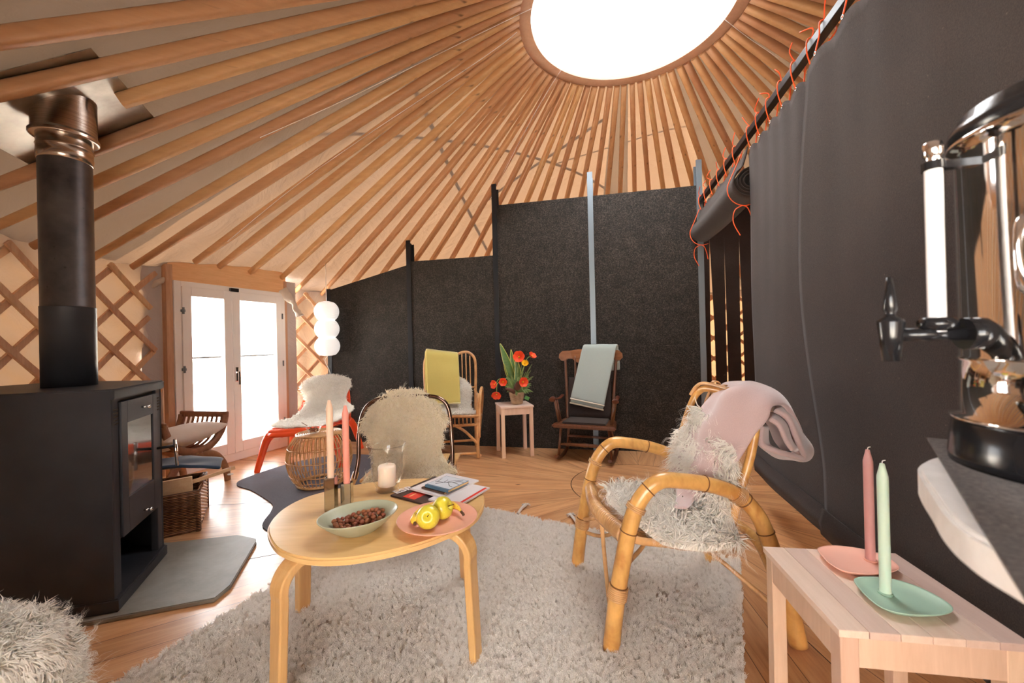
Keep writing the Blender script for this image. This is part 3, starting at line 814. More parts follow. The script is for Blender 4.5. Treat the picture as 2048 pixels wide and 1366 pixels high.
# metal flashing plate at roof level round the flue
def mirror_plate():
    m = NT('flashing_steel'); n1 = m.noise(m.coord(), 6, 4, 0.6)
    m.pbr(m.ramp(n1, [(0.3, (0.30, 0.29, 0.27)), (0.7, (0.55, 0.54, 0.50))]), m.math('MULTIPLY_ADD', n1, 0.25, 0.22), metal=1.0); return m.m
fa = math.atan2(fl.y - CY, fl.x - CX); rho = math.hypot(fl.x - CX, fl.y - CY)
er = V(math.cos(fa), math.sin(fa), -KS).normalized(); et = V(-math.sin(fa), math.cos(fa), 0); en = er.cross(et)
if en.z < 0: en = -en
pc = V(CX + rho * math.cos(fa), CY + rho * math.sin(fa), cone_z(rho, 0.034))
bm = bmesh.new(); box(bm, (0.03, 0, 0), (0.62, 0.60, 0.004), basis(pc, er, et, en), 0)
tag(mesh_obj('flashing_plate', bm, mirror_plate()), 'square metal flashing plate in the roof around the flue', 'flashing plate')
# stone slab under the stove
M_STONE = NT('slate_slab'); _m = M_STONE; v = _m.coord(); n1 = _m.noise(v, 5, 6, 0.65, 0.5); n2 = _m.noise(v, 60, 3)
_m.pbr(_m.ramp(n1, [(0.3, lin(112, 110, 104)), (0.7, lin(142, 138, 130))]), 0.5, normal=_m.bump(n2, 0.15, 0.003)); M_STONE = _m.m
bm = bmesh.new()
corners = [Q(132, 1262, 0), Q(430, 1205, 0), Q(462, 1178, 0), Q(513, 1090, 0), Q(512, 1076, 0.02), (-1.62, 2.33, 0), (-1.95, 2.26, 0), (-2.75, 2.26, 0), (-2.9, 1.35, 0), (-1.95, 1.42, 0)]
prism(bm, [(p[0], p[1]) for p in corners], 0.0, 0.02, None, 0.004)
tag(mesh_obj('hearth_slab', bm, M_STONE), 'grey stone slab with rounded corner under the stove', 'hearth slab')

# ------------------------------------------------------------------ counter, felt mat and drinks urn at the right edge
M_MARBLE = NT('white_top'); _m = M_MARBLE; n1 = _m.noise(_m.coord(), 9, 5, 0.6, 1.0)
_m.pbr(_m.ramp(n1, [(0.3, (0.76, 0.73, 0.70)), (0.55, (0.88, 0.86, 0.83))]), 0.45); M_MARBLE = _m.m
cb = empty('serving_counter', (0.8, 0.2, 0), 0, 'white rounded counter top carrying the steel urn', 'counter')
T = Matrix.Translation(-cb.location)
cpts = smooth_path([(0.37, -0.35, 0), (0.37, -0.10, 0), (0.37, 0.10, 0), (0.37, 0.25, 0), (0.378, 0.312, 0), (0.388, 0.347, 0), (0.411, 0.385, 0), (0.445, 0.428, 0), (0.484, 0.478, 0), (0.522, 0.518, 0), (0.575, 0.549, 0), (0.66, 0.572, 0), (0.80, 0.55, 0), (0.92, 0.46, 0), (0.98, 0.30, 0), (1.0, 0.0, 0), (1.0, -0.35, 0)], 5)
bm = bmesh.new(); prism(bm, [(p.x, p.y) for p in cpts], 0.895, 0.93, T, 0.004); mesh_obj('counter_top', bm, M_MARBLE, cb)
bm = bmesh.new(); lathe(bm, [(0.03, 0.012), (0.03, 0.895)], 20, T @ V(0.78, 0.25, 0)); lathe(bm, [(0, 0.0), (0.2, 0.0), (0.2, 0.008), (0.03, 0.014)], 32, T @ V(0.78, 0.25, 0)); mesh_obj('pedestal', bm, M_BLKSTEEL, cb)
M_GREYFELT = felt_mat('grey_felt', lin(98, 90, 86), 0.6)
K = V(0.652, 0.632, 0.931); ma = V(-0.66, -0.751, 0).normalized(); mb = V(0.751, -0.66, 0).normalized()
rows = []
for i in range(30):
    row = []
    for j in range(12):
        p = K + ma * (0.95 * i / 29) + mb * (0.42 * j / 11)
        row.append(p)
    rows.append(row)
bm = bmesh.new(); grid(bm, rows)
mat_o = mods(mesh_obj('felt_mat', bm, M_GREYFELT), solid=0.004, offset=1.0); tag(mat_o, 'grey felt mat under the urn on the counter', 'table mat')
M_MIRROR = plain('polished_steel', (0.80, 0.78, 0.76), 0.06, metal=1.0)
M_BLKPL = plain('black_plastic', (0.012, 0.012, 0.014), 0.18)
uc = V(0.672, 0.447, 0.935)
ur = empty('drinks_urn', uc, 0, 'polished steel hot drinks urn with black tap on the counter', 'drinks urn')
bm = bmesh.new(); lathe(bm, [(0, 0), (0.128, 0), (0.129, 0.01), (0.125, 0.05), (0.122, 0.054)], 64); mesh_obj('base', bm, M_BLKPL, ur)
bm = bmesh.new(); lathe(bm, [(0.1215, 0.0545), (0.127, 0.0555), (0.127, 0.060), (0.1165, 0.062), (0.1165, 0.128), (0.1185, 0.130), (0.1185, 0.133), (0.1165, 0.135), (0.1165, 0.385), (0.119, 0.39), (0.1245, 0.395), (0.1255, 0.401), (0.121, 0.404), (0, 0.404)], 72); mesh_obj('body', bm, M_MIRROR, ur)
bm = bmesh.new(); lathe(bm, [(0.121, 0.4045), (0.124, 0.412), (0.122, 0.421), (0.116, 0.423), (0.113, 0.436), (0.106, 0.441), (0.06, 0.452), (0, 0.456)], 64); mesh_obj('lid', bm, M_BLKPL, ur)
th = math.radians(166); ud = V(math.cos(th), math.sin(th), 0); ut = V(-ud.y, ud.x, 0)
bm = bmesh.new()
zt = 1.098 - 0.935
tube(bm, [ud * 0.110 + V(0, 0, zt), ud * 0.135 + V(0, 0, zt)], 0.019, 16); tube(bm, [ud * 0.13 + V(0, 0, zt), ud * 0.20 + V(0, 0, zt)], 0.008, 12)
lathe(bm, [(0.010, -0.02), (0.0185, -0.016), (0.0185, -0.008), (0.0145, -0.004)], 20, ud * 0.160 + V(0, 0, zt + 0.024))
lathe(bm, [(0, -0.030), (0.0095, -0.030), (0.0115, 0.0), (0.0135, 0.018), (0.013, 0.021), (0.006, 0.026), (0.0052, 0.03), (0.0075, 0.034), (0.0058, 0.050), (0.0035, 0.074), (0, 0.0745)], 24, ud * 0.207 + V(0, 0, zt - 0.002))
mesh_obj('tap', bm, M_BLKPL, ur)
zt2 = 0.375
bm = bmesh.new()
lathe(bm, [(0.0085, 0.158 + 0.008), (0.0085, 0.362)], 20, ud * 0.160); mesh_obj('gauge_tube', bm, plain('gauge_white', (0.82, 0.80, 0.82), 0.15, coat=0.5), ur)
bm = bmesh.new(); lathe(bm, [(0.0108, 0.362), (0.0108, 0.372)], 20, ud * 0.160); box(bm, (0, 0, 0), (0.05, 0.010, 0.009), basis(ud * 0.138 + V(0, 0, 0.367), ud, ut, (0, 0, 1)))
mesh_obj('gauge_bracket', bm, M_BLKPL, ur)
bm = bmesh.new(); lathe(bm, [(0.007, 0.372), (0.007, 0.378), (0.0092, 0.380), (0.0092, 0.394), (0.008, 0.396), (0, 0.396)], 24, ud * 0.160); mesh_obj('gauge_cap', bm, M_CHROME, ur)
hd = (V(0, 0, 0) - V(uc.x, uc.y, 0)).normalized(); hd = (Matrix.Rotation(math.radians(-19), 3, 'Z') @ hd)
ht = V(-hd.y, hd.x, 0)
bm = bmesh.new(); tube(bm, [hd * 0.11 + V(0, 0, 0.275), hd * 0.150 + V(0, 0, 0.278), hd * 0.162 + V(0, 0, 0.25), hd * 0.150 + V(0, 0, 0.212), hd * 0.11 + V(0, 0, 0.205)], lambda t: 0.006 + 0.003 * math.cos(2 * PI * t), 14, sm=8)
mesh_obj('carry_handle', bm, M_CHROME, ur)
for z, c, nm in ((0.092, (0.25, 0.0, 0.01), 'red_light'), (0.071, (0.35, 0.12, 0.0), 'amber_light')):
    d_ = (Matrix.Rotation(math.radians(-22), 3, 'Z') @ (V(0, 0, 0) - V(uc.x, uc.y, 0)).normalized())
    bm = bmesh.new(); lathe(bm, [(0, 0.008), (0.005, 0.0065), (0.0085, 0.002), (0.0085, -0.002), (0.005, -0.0065), (0, -0.008)], 16, d_ * 0.1185 + V(0, 0, z)); mesh_obj(nm, bm, plain(nm, c, 0.1, coat=1.0), ur)
# ------------------------------------------------------------------ fur helper
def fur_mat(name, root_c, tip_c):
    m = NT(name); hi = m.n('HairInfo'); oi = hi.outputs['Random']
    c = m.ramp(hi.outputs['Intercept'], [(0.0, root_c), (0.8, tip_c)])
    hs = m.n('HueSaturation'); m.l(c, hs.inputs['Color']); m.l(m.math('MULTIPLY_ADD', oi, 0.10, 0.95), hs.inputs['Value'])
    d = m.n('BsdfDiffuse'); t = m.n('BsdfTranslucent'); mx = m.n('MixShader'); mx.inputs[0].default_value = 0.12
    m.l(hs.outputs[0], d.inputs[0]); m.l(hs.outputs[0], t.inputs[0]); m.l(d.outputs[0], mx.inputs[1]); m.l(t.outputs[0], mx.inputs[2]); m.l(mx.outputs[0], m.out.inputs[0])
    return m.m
M_FURW = fur_mat('white_wool', (0.99, 0.955, 0.88), (0.99, 0.97, 0.92))
M_FURC = fur_mat('cream_wool', (0.99, 0.885, 0.68), (0.995, 0.94, 0.82))
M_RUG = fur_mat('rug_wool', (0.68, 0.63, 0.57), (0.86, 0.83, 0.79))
def add_fur(o, count, length, child=10, rad=0.0011, rough=0.02, clump=0.3, tang=0.0, seed=1, brown=0.35, slot=1, gravity=0.0, steps=4, rlen=0.4, crad=0.012):
    md = o.modifiers.new('fur', 'PARTICLE_SYSTEM'); ps = md.particle_system; st_ = ps.settings
    st_.type = 'HAIR'; st_.count = count; st_.hair_length = length; st_.hair_step = steps
    st_.emit_from = 'FACE'; st_.use_emit_random = True; st_.use_even_distribution = True
    ps.seed = seed
    st_.use_advanced_hair = True
    st_.normal_factor = length / 4; st_.tangent_factor = tang * length / 4; st_.brownian_factor = brown * length / 4; st_.object_align_factor = (0, 0, gravity * length / 4)
    st_.length_random = rlen if hasattr(st_, 'length_random') else 0
    st_.child_type = 'SIMPLE'; st_.rendered_child_count = child; st_.child_percent = 1 if hasattr(st_, 'child_percent') else 1
    st_.child_radius = crad; st_.child_roundness = 0.6
    st_.clump_factor = clump; st_.kink = 'CURL'; st_.kink_amplitude = 0.003; st_.kink_frequency = 2.0; st_.kink_shape = 0.2; st_.roughness_1 = rough; st_.roughness_1_size = 0.03; st_.roughness_endpoint = rough * 0.8; st_.roughness_2 = rough; st_.roughness_2_size = 0.5
    st_.root_radius = 1.0; st_.tip_radius = 0.25; st_.radius_scale = rad; st_.shape = 0.1
    st_.material = slot
    st_.display_step = 2; st_.render_step = 3
    return o
def blob_skin(name, rows, nu, nv, count, length, mat, parent=None, edge=0.25, thick=0.012, child=10, rad=0.0011, seed=1, gravity=0.0, flip=False, wob=0.012, clump=0.3, rough=0.02):
    rows = refine(rows, nu, nv)
    n, m = len(rows), len(rows[0])
    cen_ = sum((p for r in rows for p in r), V(0, 0, 0)) / (n * m)
    bm = bmesh.new()
    inv = parent.matrix_world.inverted() if parent else Matrix()
    for r in rows:
        for i, p in enumerate(r):
            q = p - cen_
            p += V(noise.noise(p * 7 + V(seed, 0, 0)), noise.noise(p * 7 + V(0, seed, 5)), noise.noise(p * 7 + V(3, 0, seed))) * wob
    if flip: rows = [r[::-1] for r in rows]
    if parent: rows = [[inv @ p for p in r] for r in rows]
    grid(bm, rows)
    me = bpy.data.meshes.new(name); bm.to_mesh(me); bm.free()
    o = bpy.data.objects.new(name, me); COL.objects.link(o); me.materials.append(mat)
    if parent: o.parent = parent
    o['fur_len'] = length; o['fur_seed'] = seed
    return o
def add_locks(o, length, spacing=0.0062, rad=0.0034, gravity=0.5, seed=1, lay=0.9):
    # wool locks: small curved tapering tufts grown over the skin, kept in the same mesh
    rnd = random.Random(seed); me = o.data
    vs = [tuple(v.co) for v in me.vertices]; fs = [tuple(p.vertices) for p in me.polygons]
    W = o.matrix_world
    for p in me.polygons:
        cs = [me.vertices[i].co for i in p.vertices]; n = p.normal; k = p.area / spacing ** 2; cnt = int(k) + (rnd.random() < k - int(k))
        for _ in range(cnt):
            u, v = rnd.random(), rnd.random()
            b = (cs[0] * (1 - u) + cs[1] * u) * (1 - v) + (cs[3] * (1 - u) + cs[2] * u) * v if len(cs) == 4 else cs[0]
            f = V(noise.noise(b * 14 + V(seed, 0, 0)), noise.noise(b * 9 + V(0, seed + 3, 0)), noise.noise(b * 9 + V(0, 0, seed + 7))) * 1.6
            f += V(rnd.uniform(-.55, .55), rnd.uniform(-.55, .55), rnd.uniform(-.55, .55)); f -= n * f.dot(n)
            g = V(0, 0, -gravity); g -= n * min(0, g.dot(n)) * 0.85
            d0 = (n * 0.75 + f * 0.7 * lay + g * 0.5).normalized(); d1 = (n * 0.28 + f * lay + g).normalized(); d2 = (n * 0.12 + f * lay * 1.1 + g * 1.5 + V(rnd.uniform(-.4, .4), rnd.uniform(-.4, .4), rnd.uniform(-.4, .4))).normalized()
            L = length * rnd.uniform(0.55, 1.15); p0 = b - n * 0.001; p1 = p0 + d0 * L * 0.38; p2 = p1 + d1 * L * 0.34; p3 = p2 + d2 * L * 0.30
            x = d0.orthogonal().normalized(); y = d0.cross(x); s0 = len(vs); r = rad * rnd.uniform(0.7, 1.25)
            for pp, rr in ((p0, r), (p1, r * 0.95), (p2, r * 0.62)):
                for q in range(3):
                    a = q * 2.0944; vs.append(tuple(pp + (x * math.cos(a) + y * math.sin(a)) * rr))
            vs.append(tuple(p3))
            for lv in (0, 3):
                for q in range(3): q2 = (q + 1) % 3; fs.append((s0 + lv + q, s0 + lv + q2, s0 + lv + 3 + q2, s0 + lv + 3 + q))
            for q in range(3): fs.append((s0 + 6 + q, s0 + 6 + (q + 1) % 3, s0 + 9))
    m2 = bpy.data.meshes.new(me.name); m2.from_pydata(vs, [], fs); m2.update()
    for mm in me.materials: m2.materials.append(mm)
    m2.polygons.foreach_set('use_smooth', [True] * len(fs))
    o.data = m2
# ------------------------------------------------------------------ coffee table
M_OAK = wood('honey_veneer', lin(222, 180, 128), lin(198, 152, 100), (1.0, 8, 8), 3, 0.32, coat=0.3)
M_OAKV = wood('honey_veneer_leg', lin(220, 178, 122), lin(196, 148, 92), (9, 9, 0.9), 3, 0.35, coat=0.25)
TZ = 0.48
tb = empty('coffee_table', (-0.51, 1.5, 0), 0, 'honey oak oval coffee table with bentwood legs on the shaggy rug', 'coffee table')
inv = Matrix.Translation(-tb.location)
outline = [(-.838, 1.349), (-.882, 1.44), (-.900, 1.535), (-.885, 1.63), (-.834, 1.707), (-.701, 1.805), (-.534, 1.856), (-.40, 1.862), (-.29, 1.838), (-.205, 1.785), (-.150, 1.705), (-.125, 1.60), (-.130, 1.48), (-.165, 1.385), (-.275, 1.272), (-.395, 1.205), (-.513, 1.172), (-.622, 1.180), (-.736, 1.236)]
op = smooth_path([V(x, y, 0) for x, y in outline], 6, closed=True)
bm = bmesh.new(); prism(bm, [(p.x, p.y) for p in op], TZ - 0.024, TZ, inv, 0.006, 3)
mesh_obj('tabletop', bm, M_OAK, tb, smooth=False)
def bent_leg(foot, ztop, inward=0.13, w_=0.066, t_=0.027):
    f = V(foot[0], foot[1], 0); c = V(-0.51, 1.5, 0); d = (c - f).normalized(); s = V(-d.y, d.x, 0)
    path = [f + V(0, 0, 0), f + d * 0.006 + V(0, 0, 0.15), f + d * 0.014 + V(0, 0, ztop - 0.11)]
    cc = f + d * 0.090 + V(0, 0, ztop - 0.090)
    for k in range(9):
        a = math.radians(180 - 90 * k / 8); path.append(cc + d * (0.078 * math.cos(a)) + V(0, 0, 0.078 * math.sin(a)))
    path.append(cc + d * inward + V(0, 0, 0.078))
    bm = bmesh.new(); R = []
    for i, p in enumerate(path):
        tg = (path[min(i + 1, len(path) - 1)] - path[max(i - 1, 0)]).normalized(); nn = tg.cross(s).normalized()
        ww = w_ * (0.86 + 0.14 * min(1, i / 3)); 
        R.append([bm.verts.new(inv @ (p + s * a_ * ww / 2 + nn * b_ * t_ / 2)) for a_, b_ in ((-1, -1), (1, -1), (1, 1), (-1, 1))])
    for A, B in zip(R, R[1:]):
        for k in range(4): bm.faces.new((A[k], A[(k + 1) % 4], B[(k + 1) % 4], B[k]))
    bm.faces.new(R[0]); bm.faces.new(R[-1])
    mods(mesh_obj('leg', bm, M_OAKV, tb), bevel=0.005)
for ft in ((-0.722, 1.19), (-0.895, 1.665), (-0.150, 1.385), (-0.235, 1.85)): bent_leg(ft, TZ - 0.024)
# ------------------------------------------------------------------ things on the coffee table
M_SAGE = NT('sage_glaze'); _m = M_SAGE; _m.pbr(_m.mix(_m.noise(_m.coord(), 30, 3), lin(160, 162, 136), lin(176, 178, 152)), 0.38, coat=0.2); M_SAGE = _m.m
M_PINKC = NT('pink_glaze'); _m = M_PINKC; _m.pbr(_m.mix(_m.noise(_m.coord(), 30, 3), lin(226, 160, 136), lin(236, 176, 152)), 0.42, coat=0.2); M_PINKC = _m.m
bc = V(-0.528, 1.345, TZ); br = math.atan2(0.135, 0.21)
bm = bmesh.new()
lathe(bm, [(0, 0.002), (0.045, 0.002), (0.045, 0.0), (0.055, 0.0), (0.062, 0.006), (0.095, 0.028), (0.122, 0.056), (0.1245, 0.060), (0.121, 0.061), (0.117, 0.057), (0.090, 0.030), (0.058, 0.011), (0, 0.008)], 64, (0, 0, 0), 1.04, 0.86, br)
o = mesh_obj('oval_bowl', bm, M_SAGE, loc=bc); tag(o, 'sage green oval bowl full of hazelnuts on the coffee table', 'bowl'); mods(o, subsurf=1)
M_NUT = wood('hazelnut_shell', lin(160, 92, 56), lin(112, 58, 34), (6, 6, 1.5), 30, 0.45)
bm = bmesh.new(); lathe(bm, [(0, -0.0078), (0.0035, -0.0072), (0.0068, -0.0035), (0.0078, 0.0), (0.0072, 0.004), (0.0045, 0.0075), (0.0012, 0.009), (0, 0.0094)], 12)
nut_me = bpy.data.meshes.new('hazelnut'); bm.to_mesh(nut_me); bm.free(); nut_me.materials.append(M_NUT)
random.seed(11); placed = []
def bowl_h(x, y):   # inner surface height at local x, y
    c, s = math.cos(-br), math.sin(-br); X, Y_ = (x * c - y * s) / 1.04, (x * s + y * c) / 0.86
    r = math.hypot(X, Y_)
    for (r0, z0), (r1, z1) in zip([(0, 0.008), (0.058, 0.011), (0.090, 0.030), (0.117, 0.057)], [(0.058, 0.011), (0.090, 0.030), (0.117, 0.057), (0.14, 0.09)]):
        if r <= r1: return z0 + (z1 - z0) * (r - r0) / (r1 - r0)
    return 0.2
tries = 0
for layer in range(3):
    rx, ry = (0.078, 0.052) if layer == 0 else ((0.083, 0.056) if layer == 1 else (0.068, 0.042))
    for _ in range(520):
        a = random.uniform(0, 2 * PI); r = math.sqrt(random.random())
        lx, ly = rx * r * math.cos(a), ry * r * math.sin(a) - 0.012 * 0
        x = lx * math.cos(br) - ly * math.sin(br); y = lx * math.sin(br) + ly * math.cos(br)
        z = bowl_h(x, y) + 0.0085 + layer * 0.012 + 0.006 * (lx / rx) * (layer > 1)
        if all((x - p[0]) ** 2 + (y - p[1]) ** 2 + (z - p[2]) ** 2 > 0.0147 ** 2 for p in placed):
            placed.append((x, y, z))
for i, p in enumerate(placed):
    o = bpy.data.objects.new('hazelnut', nut_me); COL.objects.link(o); o.location = bc + V(*p)
    o.rotation_euler = (random.uniform(0, 6.28), random.uniform(0, 3.14), random.uniform(0, 6.28)); s = random.uniform(0.88, 1.06); o.scale = (s, s, s)
    tag(o, 'brown hazelnut in the sage green oval bowl', 'nut', 'hazelnuts in the oval bowl')
pcn = V(-0.272, 1.388, TZ)
bm = bmesh.new(); lathe(bm, [(0, 0.003), (0.07, 0.003), (0.072, 0), (0.078, 0), (0.085, 0.004), (0.118, 0.012), (0.136, 0.021), (0.1375, 0.0235), (0.135, 0.024), (0.116, 0.0165), (0.084, 0.009), (0, 0.0075)], 72)
tag(mesh_obj('dinner_plate', bm, M_PINKC, loc=pcn), 'salmon pink plate with two apples and a banana', 'plate')
M_APPLE = NT('apple_skin'); _m = M_APPLE; v = _m.coord((1, 1, 1)); g = _m.n('SeparateXYZ'); _m.l(_m.coord(kind='Object'), g.inputs[0])
n1 = _m.noise(v, 12, 3); vo = _m.n('TexVoronoi'); _m.l(v, vo.inputs['Vector']); vo.inputs['Scale'].default_value = 130
c = _m.mix(n1, lin(226, 206, 66), lin(202, 198, 62)); c = _m.mix(_m.ramp(vo.outputs['Distance'], [(0.1, (1, 1, 1)), (0.2, (0, 0, 0))]), c, lin(236, 226, 130))
_m.pbr(c, 0.28, coat=0.3, sss=0.1); M_APPLE = _m.m
M_STEM = plain('fruit_stem', lin(84, 54, 30), 0.7)
def apple(loc, tilt, label):
    r = 0.0385; bm = bmesh.new()
    pr = []
    for k in range(21):
        t = PI * k / 20
        rr = r * math.sin(t) * (1.0 + 0.06 * math.cos(t)) ; z = r * 0.92 * math.cos(t)
        z -= 0.016 * math.exp(-((rr / 0.009) ** 2)) * (1 if t < 1.2 else 0); z += 0.009 * math.exp(-((rr / 0.010) ** 2)) * (1 if t > 2.0 else 0)
        pr.append((rr if 0 < k < 20 else 0, z))
    lathe(bm, pr, 40)
    root = empty('apple', loc); root.rotation_euler = tilt; tag(root, label, 'apple', 'apples on the pink plate')
    mesh_obj('apple_flesh', bm, M_APPLE, root)
    bm = bmesh.new(); tube(bm, [(0, 0, r * 0.92 - 0.015), (0.001, 0.001, r * 0.92 + 0.0), (0.006, 0.004, r * 0.92 + 0.009)], 0.0013, 8, sm=4); mesh_obj('stem', bm, M_STEM, root)
apple(V(-0.293, 1.335, TZ + 0.0455), (math.radians(66), math.radians(-4), 0.12), 'yellow-green apple at the front with its stem hollow facing the room')
apple(V(-0.258, 1.405, TZ + 0.0455), (math.radians(62), math.radians(40), 0.9), 'yellow apple lying on its side behind the other apple')
M_BAN = NT('banana_skin'); _m = M_BAN; v = _m.coord(); n1 = _m.noise(v, 45, 4, 0.7); c = _m.mix(_m.ramp(n1, [(0.58, (0, 0, 0)), (0.68, (1, 1, 1))]), lin(232, 190, 64), lin(120, 82, 34))
_m.pbr(c, 0.42); M_BAN = _m.m
def banana(pts, label):
    root = empty('banana', pts[0]); inv_ = Matrix.Translation(-V(*pts[0])); bm = bmesh.new()
    tube(bm, [inv_ @ V(*p) for p in pts], lambda t: 0.0165 * min(1, (t * 7 + 0.35)) * (1 if t < 0.72 else max(0.28, 1 - (t - 0.72) * 3.1)), 6, sm=7)
    mods(mesh_obj('banana_peel', bm, M_BAN, root), subsurf=1)
    bm = bmesh.new(); e = inv_ @ V(*pts[0]); f = inv_ @ V(*pts[1]); d = (e - f).normalized(); tube(bm, [e + d * -0.002, e + d * 0.007], 0.0055, 10); mesh_obj('tip', bm, M_STEM, root)
    bm = bmesh.new(); e = inv_ @ V(*pts[-1]); f = inv_ @ V(*pts[-2]); d = (e - f).normalized(); tube(bm, [e + d * -0.002, e + d * 0.016, e + d * 0.019 + V(0, 0, -0.003)], 0.0046, 10); mesh_obj('stalk', bm, M_STEM, root)
    return tag(root, label, 'banana')
banana([(-0.338, 1.335, TZ + 0.026), (-0.345, 1.365, TZ + 0.030), (-0.330, 1.415, TZ + 0.034), (-0.290, 1.455, TZ + 0.034), (-0.245, 1.462, TZ + 0.034), (-0.212, 1.445, TZ + 0.031), (-0.193, 1.415, TZ + 0.026)], 'ripe banana curled behind the two apples on the pink plate')
# magazines and books
M_PAPER = plain('paper_edge', (0.80, 0.77, 0.72), 0.6)
def col(name, c, r=0.4): return plain(name, lin(*c), r)
M_MAGD = col('magazine_dark', (58, 40, 44), 0.3); M_MAGW = col('magazine_white', (226, 222, 224), 0.35); M_RED = col('cover_red', (226, 62, 44), 0.35)
M_BLUE = col('book_blue', (84, 118, 142), 0.4); M_SKYB = col('cover_pale', (206, 214, 222), 0.4); M_BROWN = col('book_brown', (92, 66, 52), 0.5); M_BLK = col('ink_black', (34, 30, 34), 0.5); M_CREAMP = col('page_cream', (238, 200, 140), 0.7)
def slab(name, o_, ux, L, W, z, h, mats, label, cat, cover='cover'):
    # o_: corner, ux: angle of the long side
    root = empty(name, (o_[0], o_[1], z), ux, label, cat)
    bm = bmesh.new(); box(bm, (L / 2, W / 2, h / 2), (L - 0.003, W - 0.003, h * 0.76)); mesh_obj('pages', bm, mats[1], root)
    bm = bmesh.new(); box(bm, (L / 2, W / 2, h - h * 0.06), (L, W, h * 0.12)); box(bm, (L / 2, W / 2, h * 0.06), (L, W, h * 0.12)); box(bm, (L / 2, 0.0006, h / 2), (L, 0.0012, h)); mesh_obj(cover, bm, mats[0], root)
    return root
def patch(root, name, x0, x1, y0, y1, z, mat):
    bm = bmesh.new(); box(bm, ((x0 + x1) / 2, (y0 + y1) / 2, z), (x1 - x0, y1 - y0, 0.0004)); return mesh_obj(name, bm, mat, root)
def words_on(root, s, x, y, z, size, mat, rot=0.0, name='title'):
    cu = bpy.data.curves.new(name, 'FONT'); cu.body = s; cu.size = size; cu.extrude = 0.0002; cu.offset = size * 0.025; cu.materials.append(mat)
    t_ = bpy.data.objects.new(name, cu); COL.objects.link(t_); bpy.context.view_layer.update()
    me = bpy.data.meshes.new_from_object(t_.evaluated_get(bpy.context.evaluated_depsgraph_get())); bpy.data.objects.remove(t_)
    o = bpy.data.objects.new(name, me); COL.objects.link(o); o.parent = root; o.location = (x, y, z); o.rotation_euler = (0, 0, rot); return o
c0 = Q(781, 990, TZ + 0.006); c1 = Q(848, 1008, TZ + 0.006); am = math.atan2(c1.y - c0.y, c1.x - c0.x)
mg = slab('magazine', (c0.x, c0.y), am, 0.20, 0.26, TZ + 0.0005, 0.006, (M_MAGD, M_PAPER), 'dark magazine with white ESP title and red photo, bottom left of the pile', 'magazine')
words_on(mg, 'ESP', 0.012, 0.020, 0.0062, 0.055, M_MAGW, math.radians(90) * 0 + math.radians(78))
patch(mg, 'cover_photo', 0.058, 0.125, 0.012, 0.075, 0.0062, M_RED); patch(mg, 'cover_line', 0.080, 0.086, 0.025, 0.062, 0.0065, M_CREAMP)
c0 = Q(800, 998, TZ + 0.006)
m3 = slab('magazine', Q(872, 1000, TZ)[:2], am + math.radians(66), 0.215, 0.15, TZ + 0.0005, 0.0055, (M_MAGW, M_PAPER), 'white magazine with red stripe sticking out at the right of the pile', 'magazine')
m3.location = (-0.215, 1.50, TZ + 0.0068); m3.rotation_euler = (0, 0, math.radians(60))
patch(m3, 'cover_stripe', 0.01, 0.205, 0.006, 0.018, 0.0058, M_RED)
c0 = Q(820, 977, TZ + 0.018)
m2 = slab('magazine', (c0.x, c0.y), am - 0.02, 0.19, 0.225, TZ + 0.0125, 0.006, (M_MAGW, M_PAPER), 'pale magazine in the middle of the pile under the two books', 'magazine')
words_on(m2, 'MINZ', 0.125, 0.030, 0.0062, 0.040, M_BLK, math.radians(90))
c0 = Q(843, 974, TZ + 0.026)
b1 = slab('paperback_book', (c0.x, c0.y), am - 0.03, 0.128, 0.128, TZ + 0.0188, 0.007, (M_BROWN, M_CREAMP), 'thin brown book directly under the blue tree book', 'book')
c0 = Q(850, 970, TZ + 0.035)
b2 = slab('paperback_book', (c0.x, c0.y), am - 0.03, 0.130, 0.128, TZ + 0.026, 0.011, (M_BLUE, M_CREAMP), 'book with bare tree branches on its pale cover, topmost of the pile', 'book')
patch(b2, 'cover_picture', 0.003, 0.127, 0.012, 0.125, 0.0112, M_SKYB)
bm = bmesh.new()
for seg_ in ([(0.01, 0.05), (0.05, 0.058), (0.09, 0.075), (0.125, 0.07)], [(0.03, 0.03), (0.05, 0.058), (0.045, 0.09)], [(0.07, 0.066), (0.10, 0.04), (0.12, 0.035)], [(0.06, 0.06), (0.08, 0.10), (0.11, 0.115)], [(0.02, 0.053), (0.012, 0.09)], [(0.085, 0.072), (0.10, 0.095), (0.124, 0.10)]):
    tube(bm, [(x, y, 0.0113) for x, y in seg_], 0.0012, 5, sm=3)
mesh_obj('cover_branches', bm, M_BLK, b2)
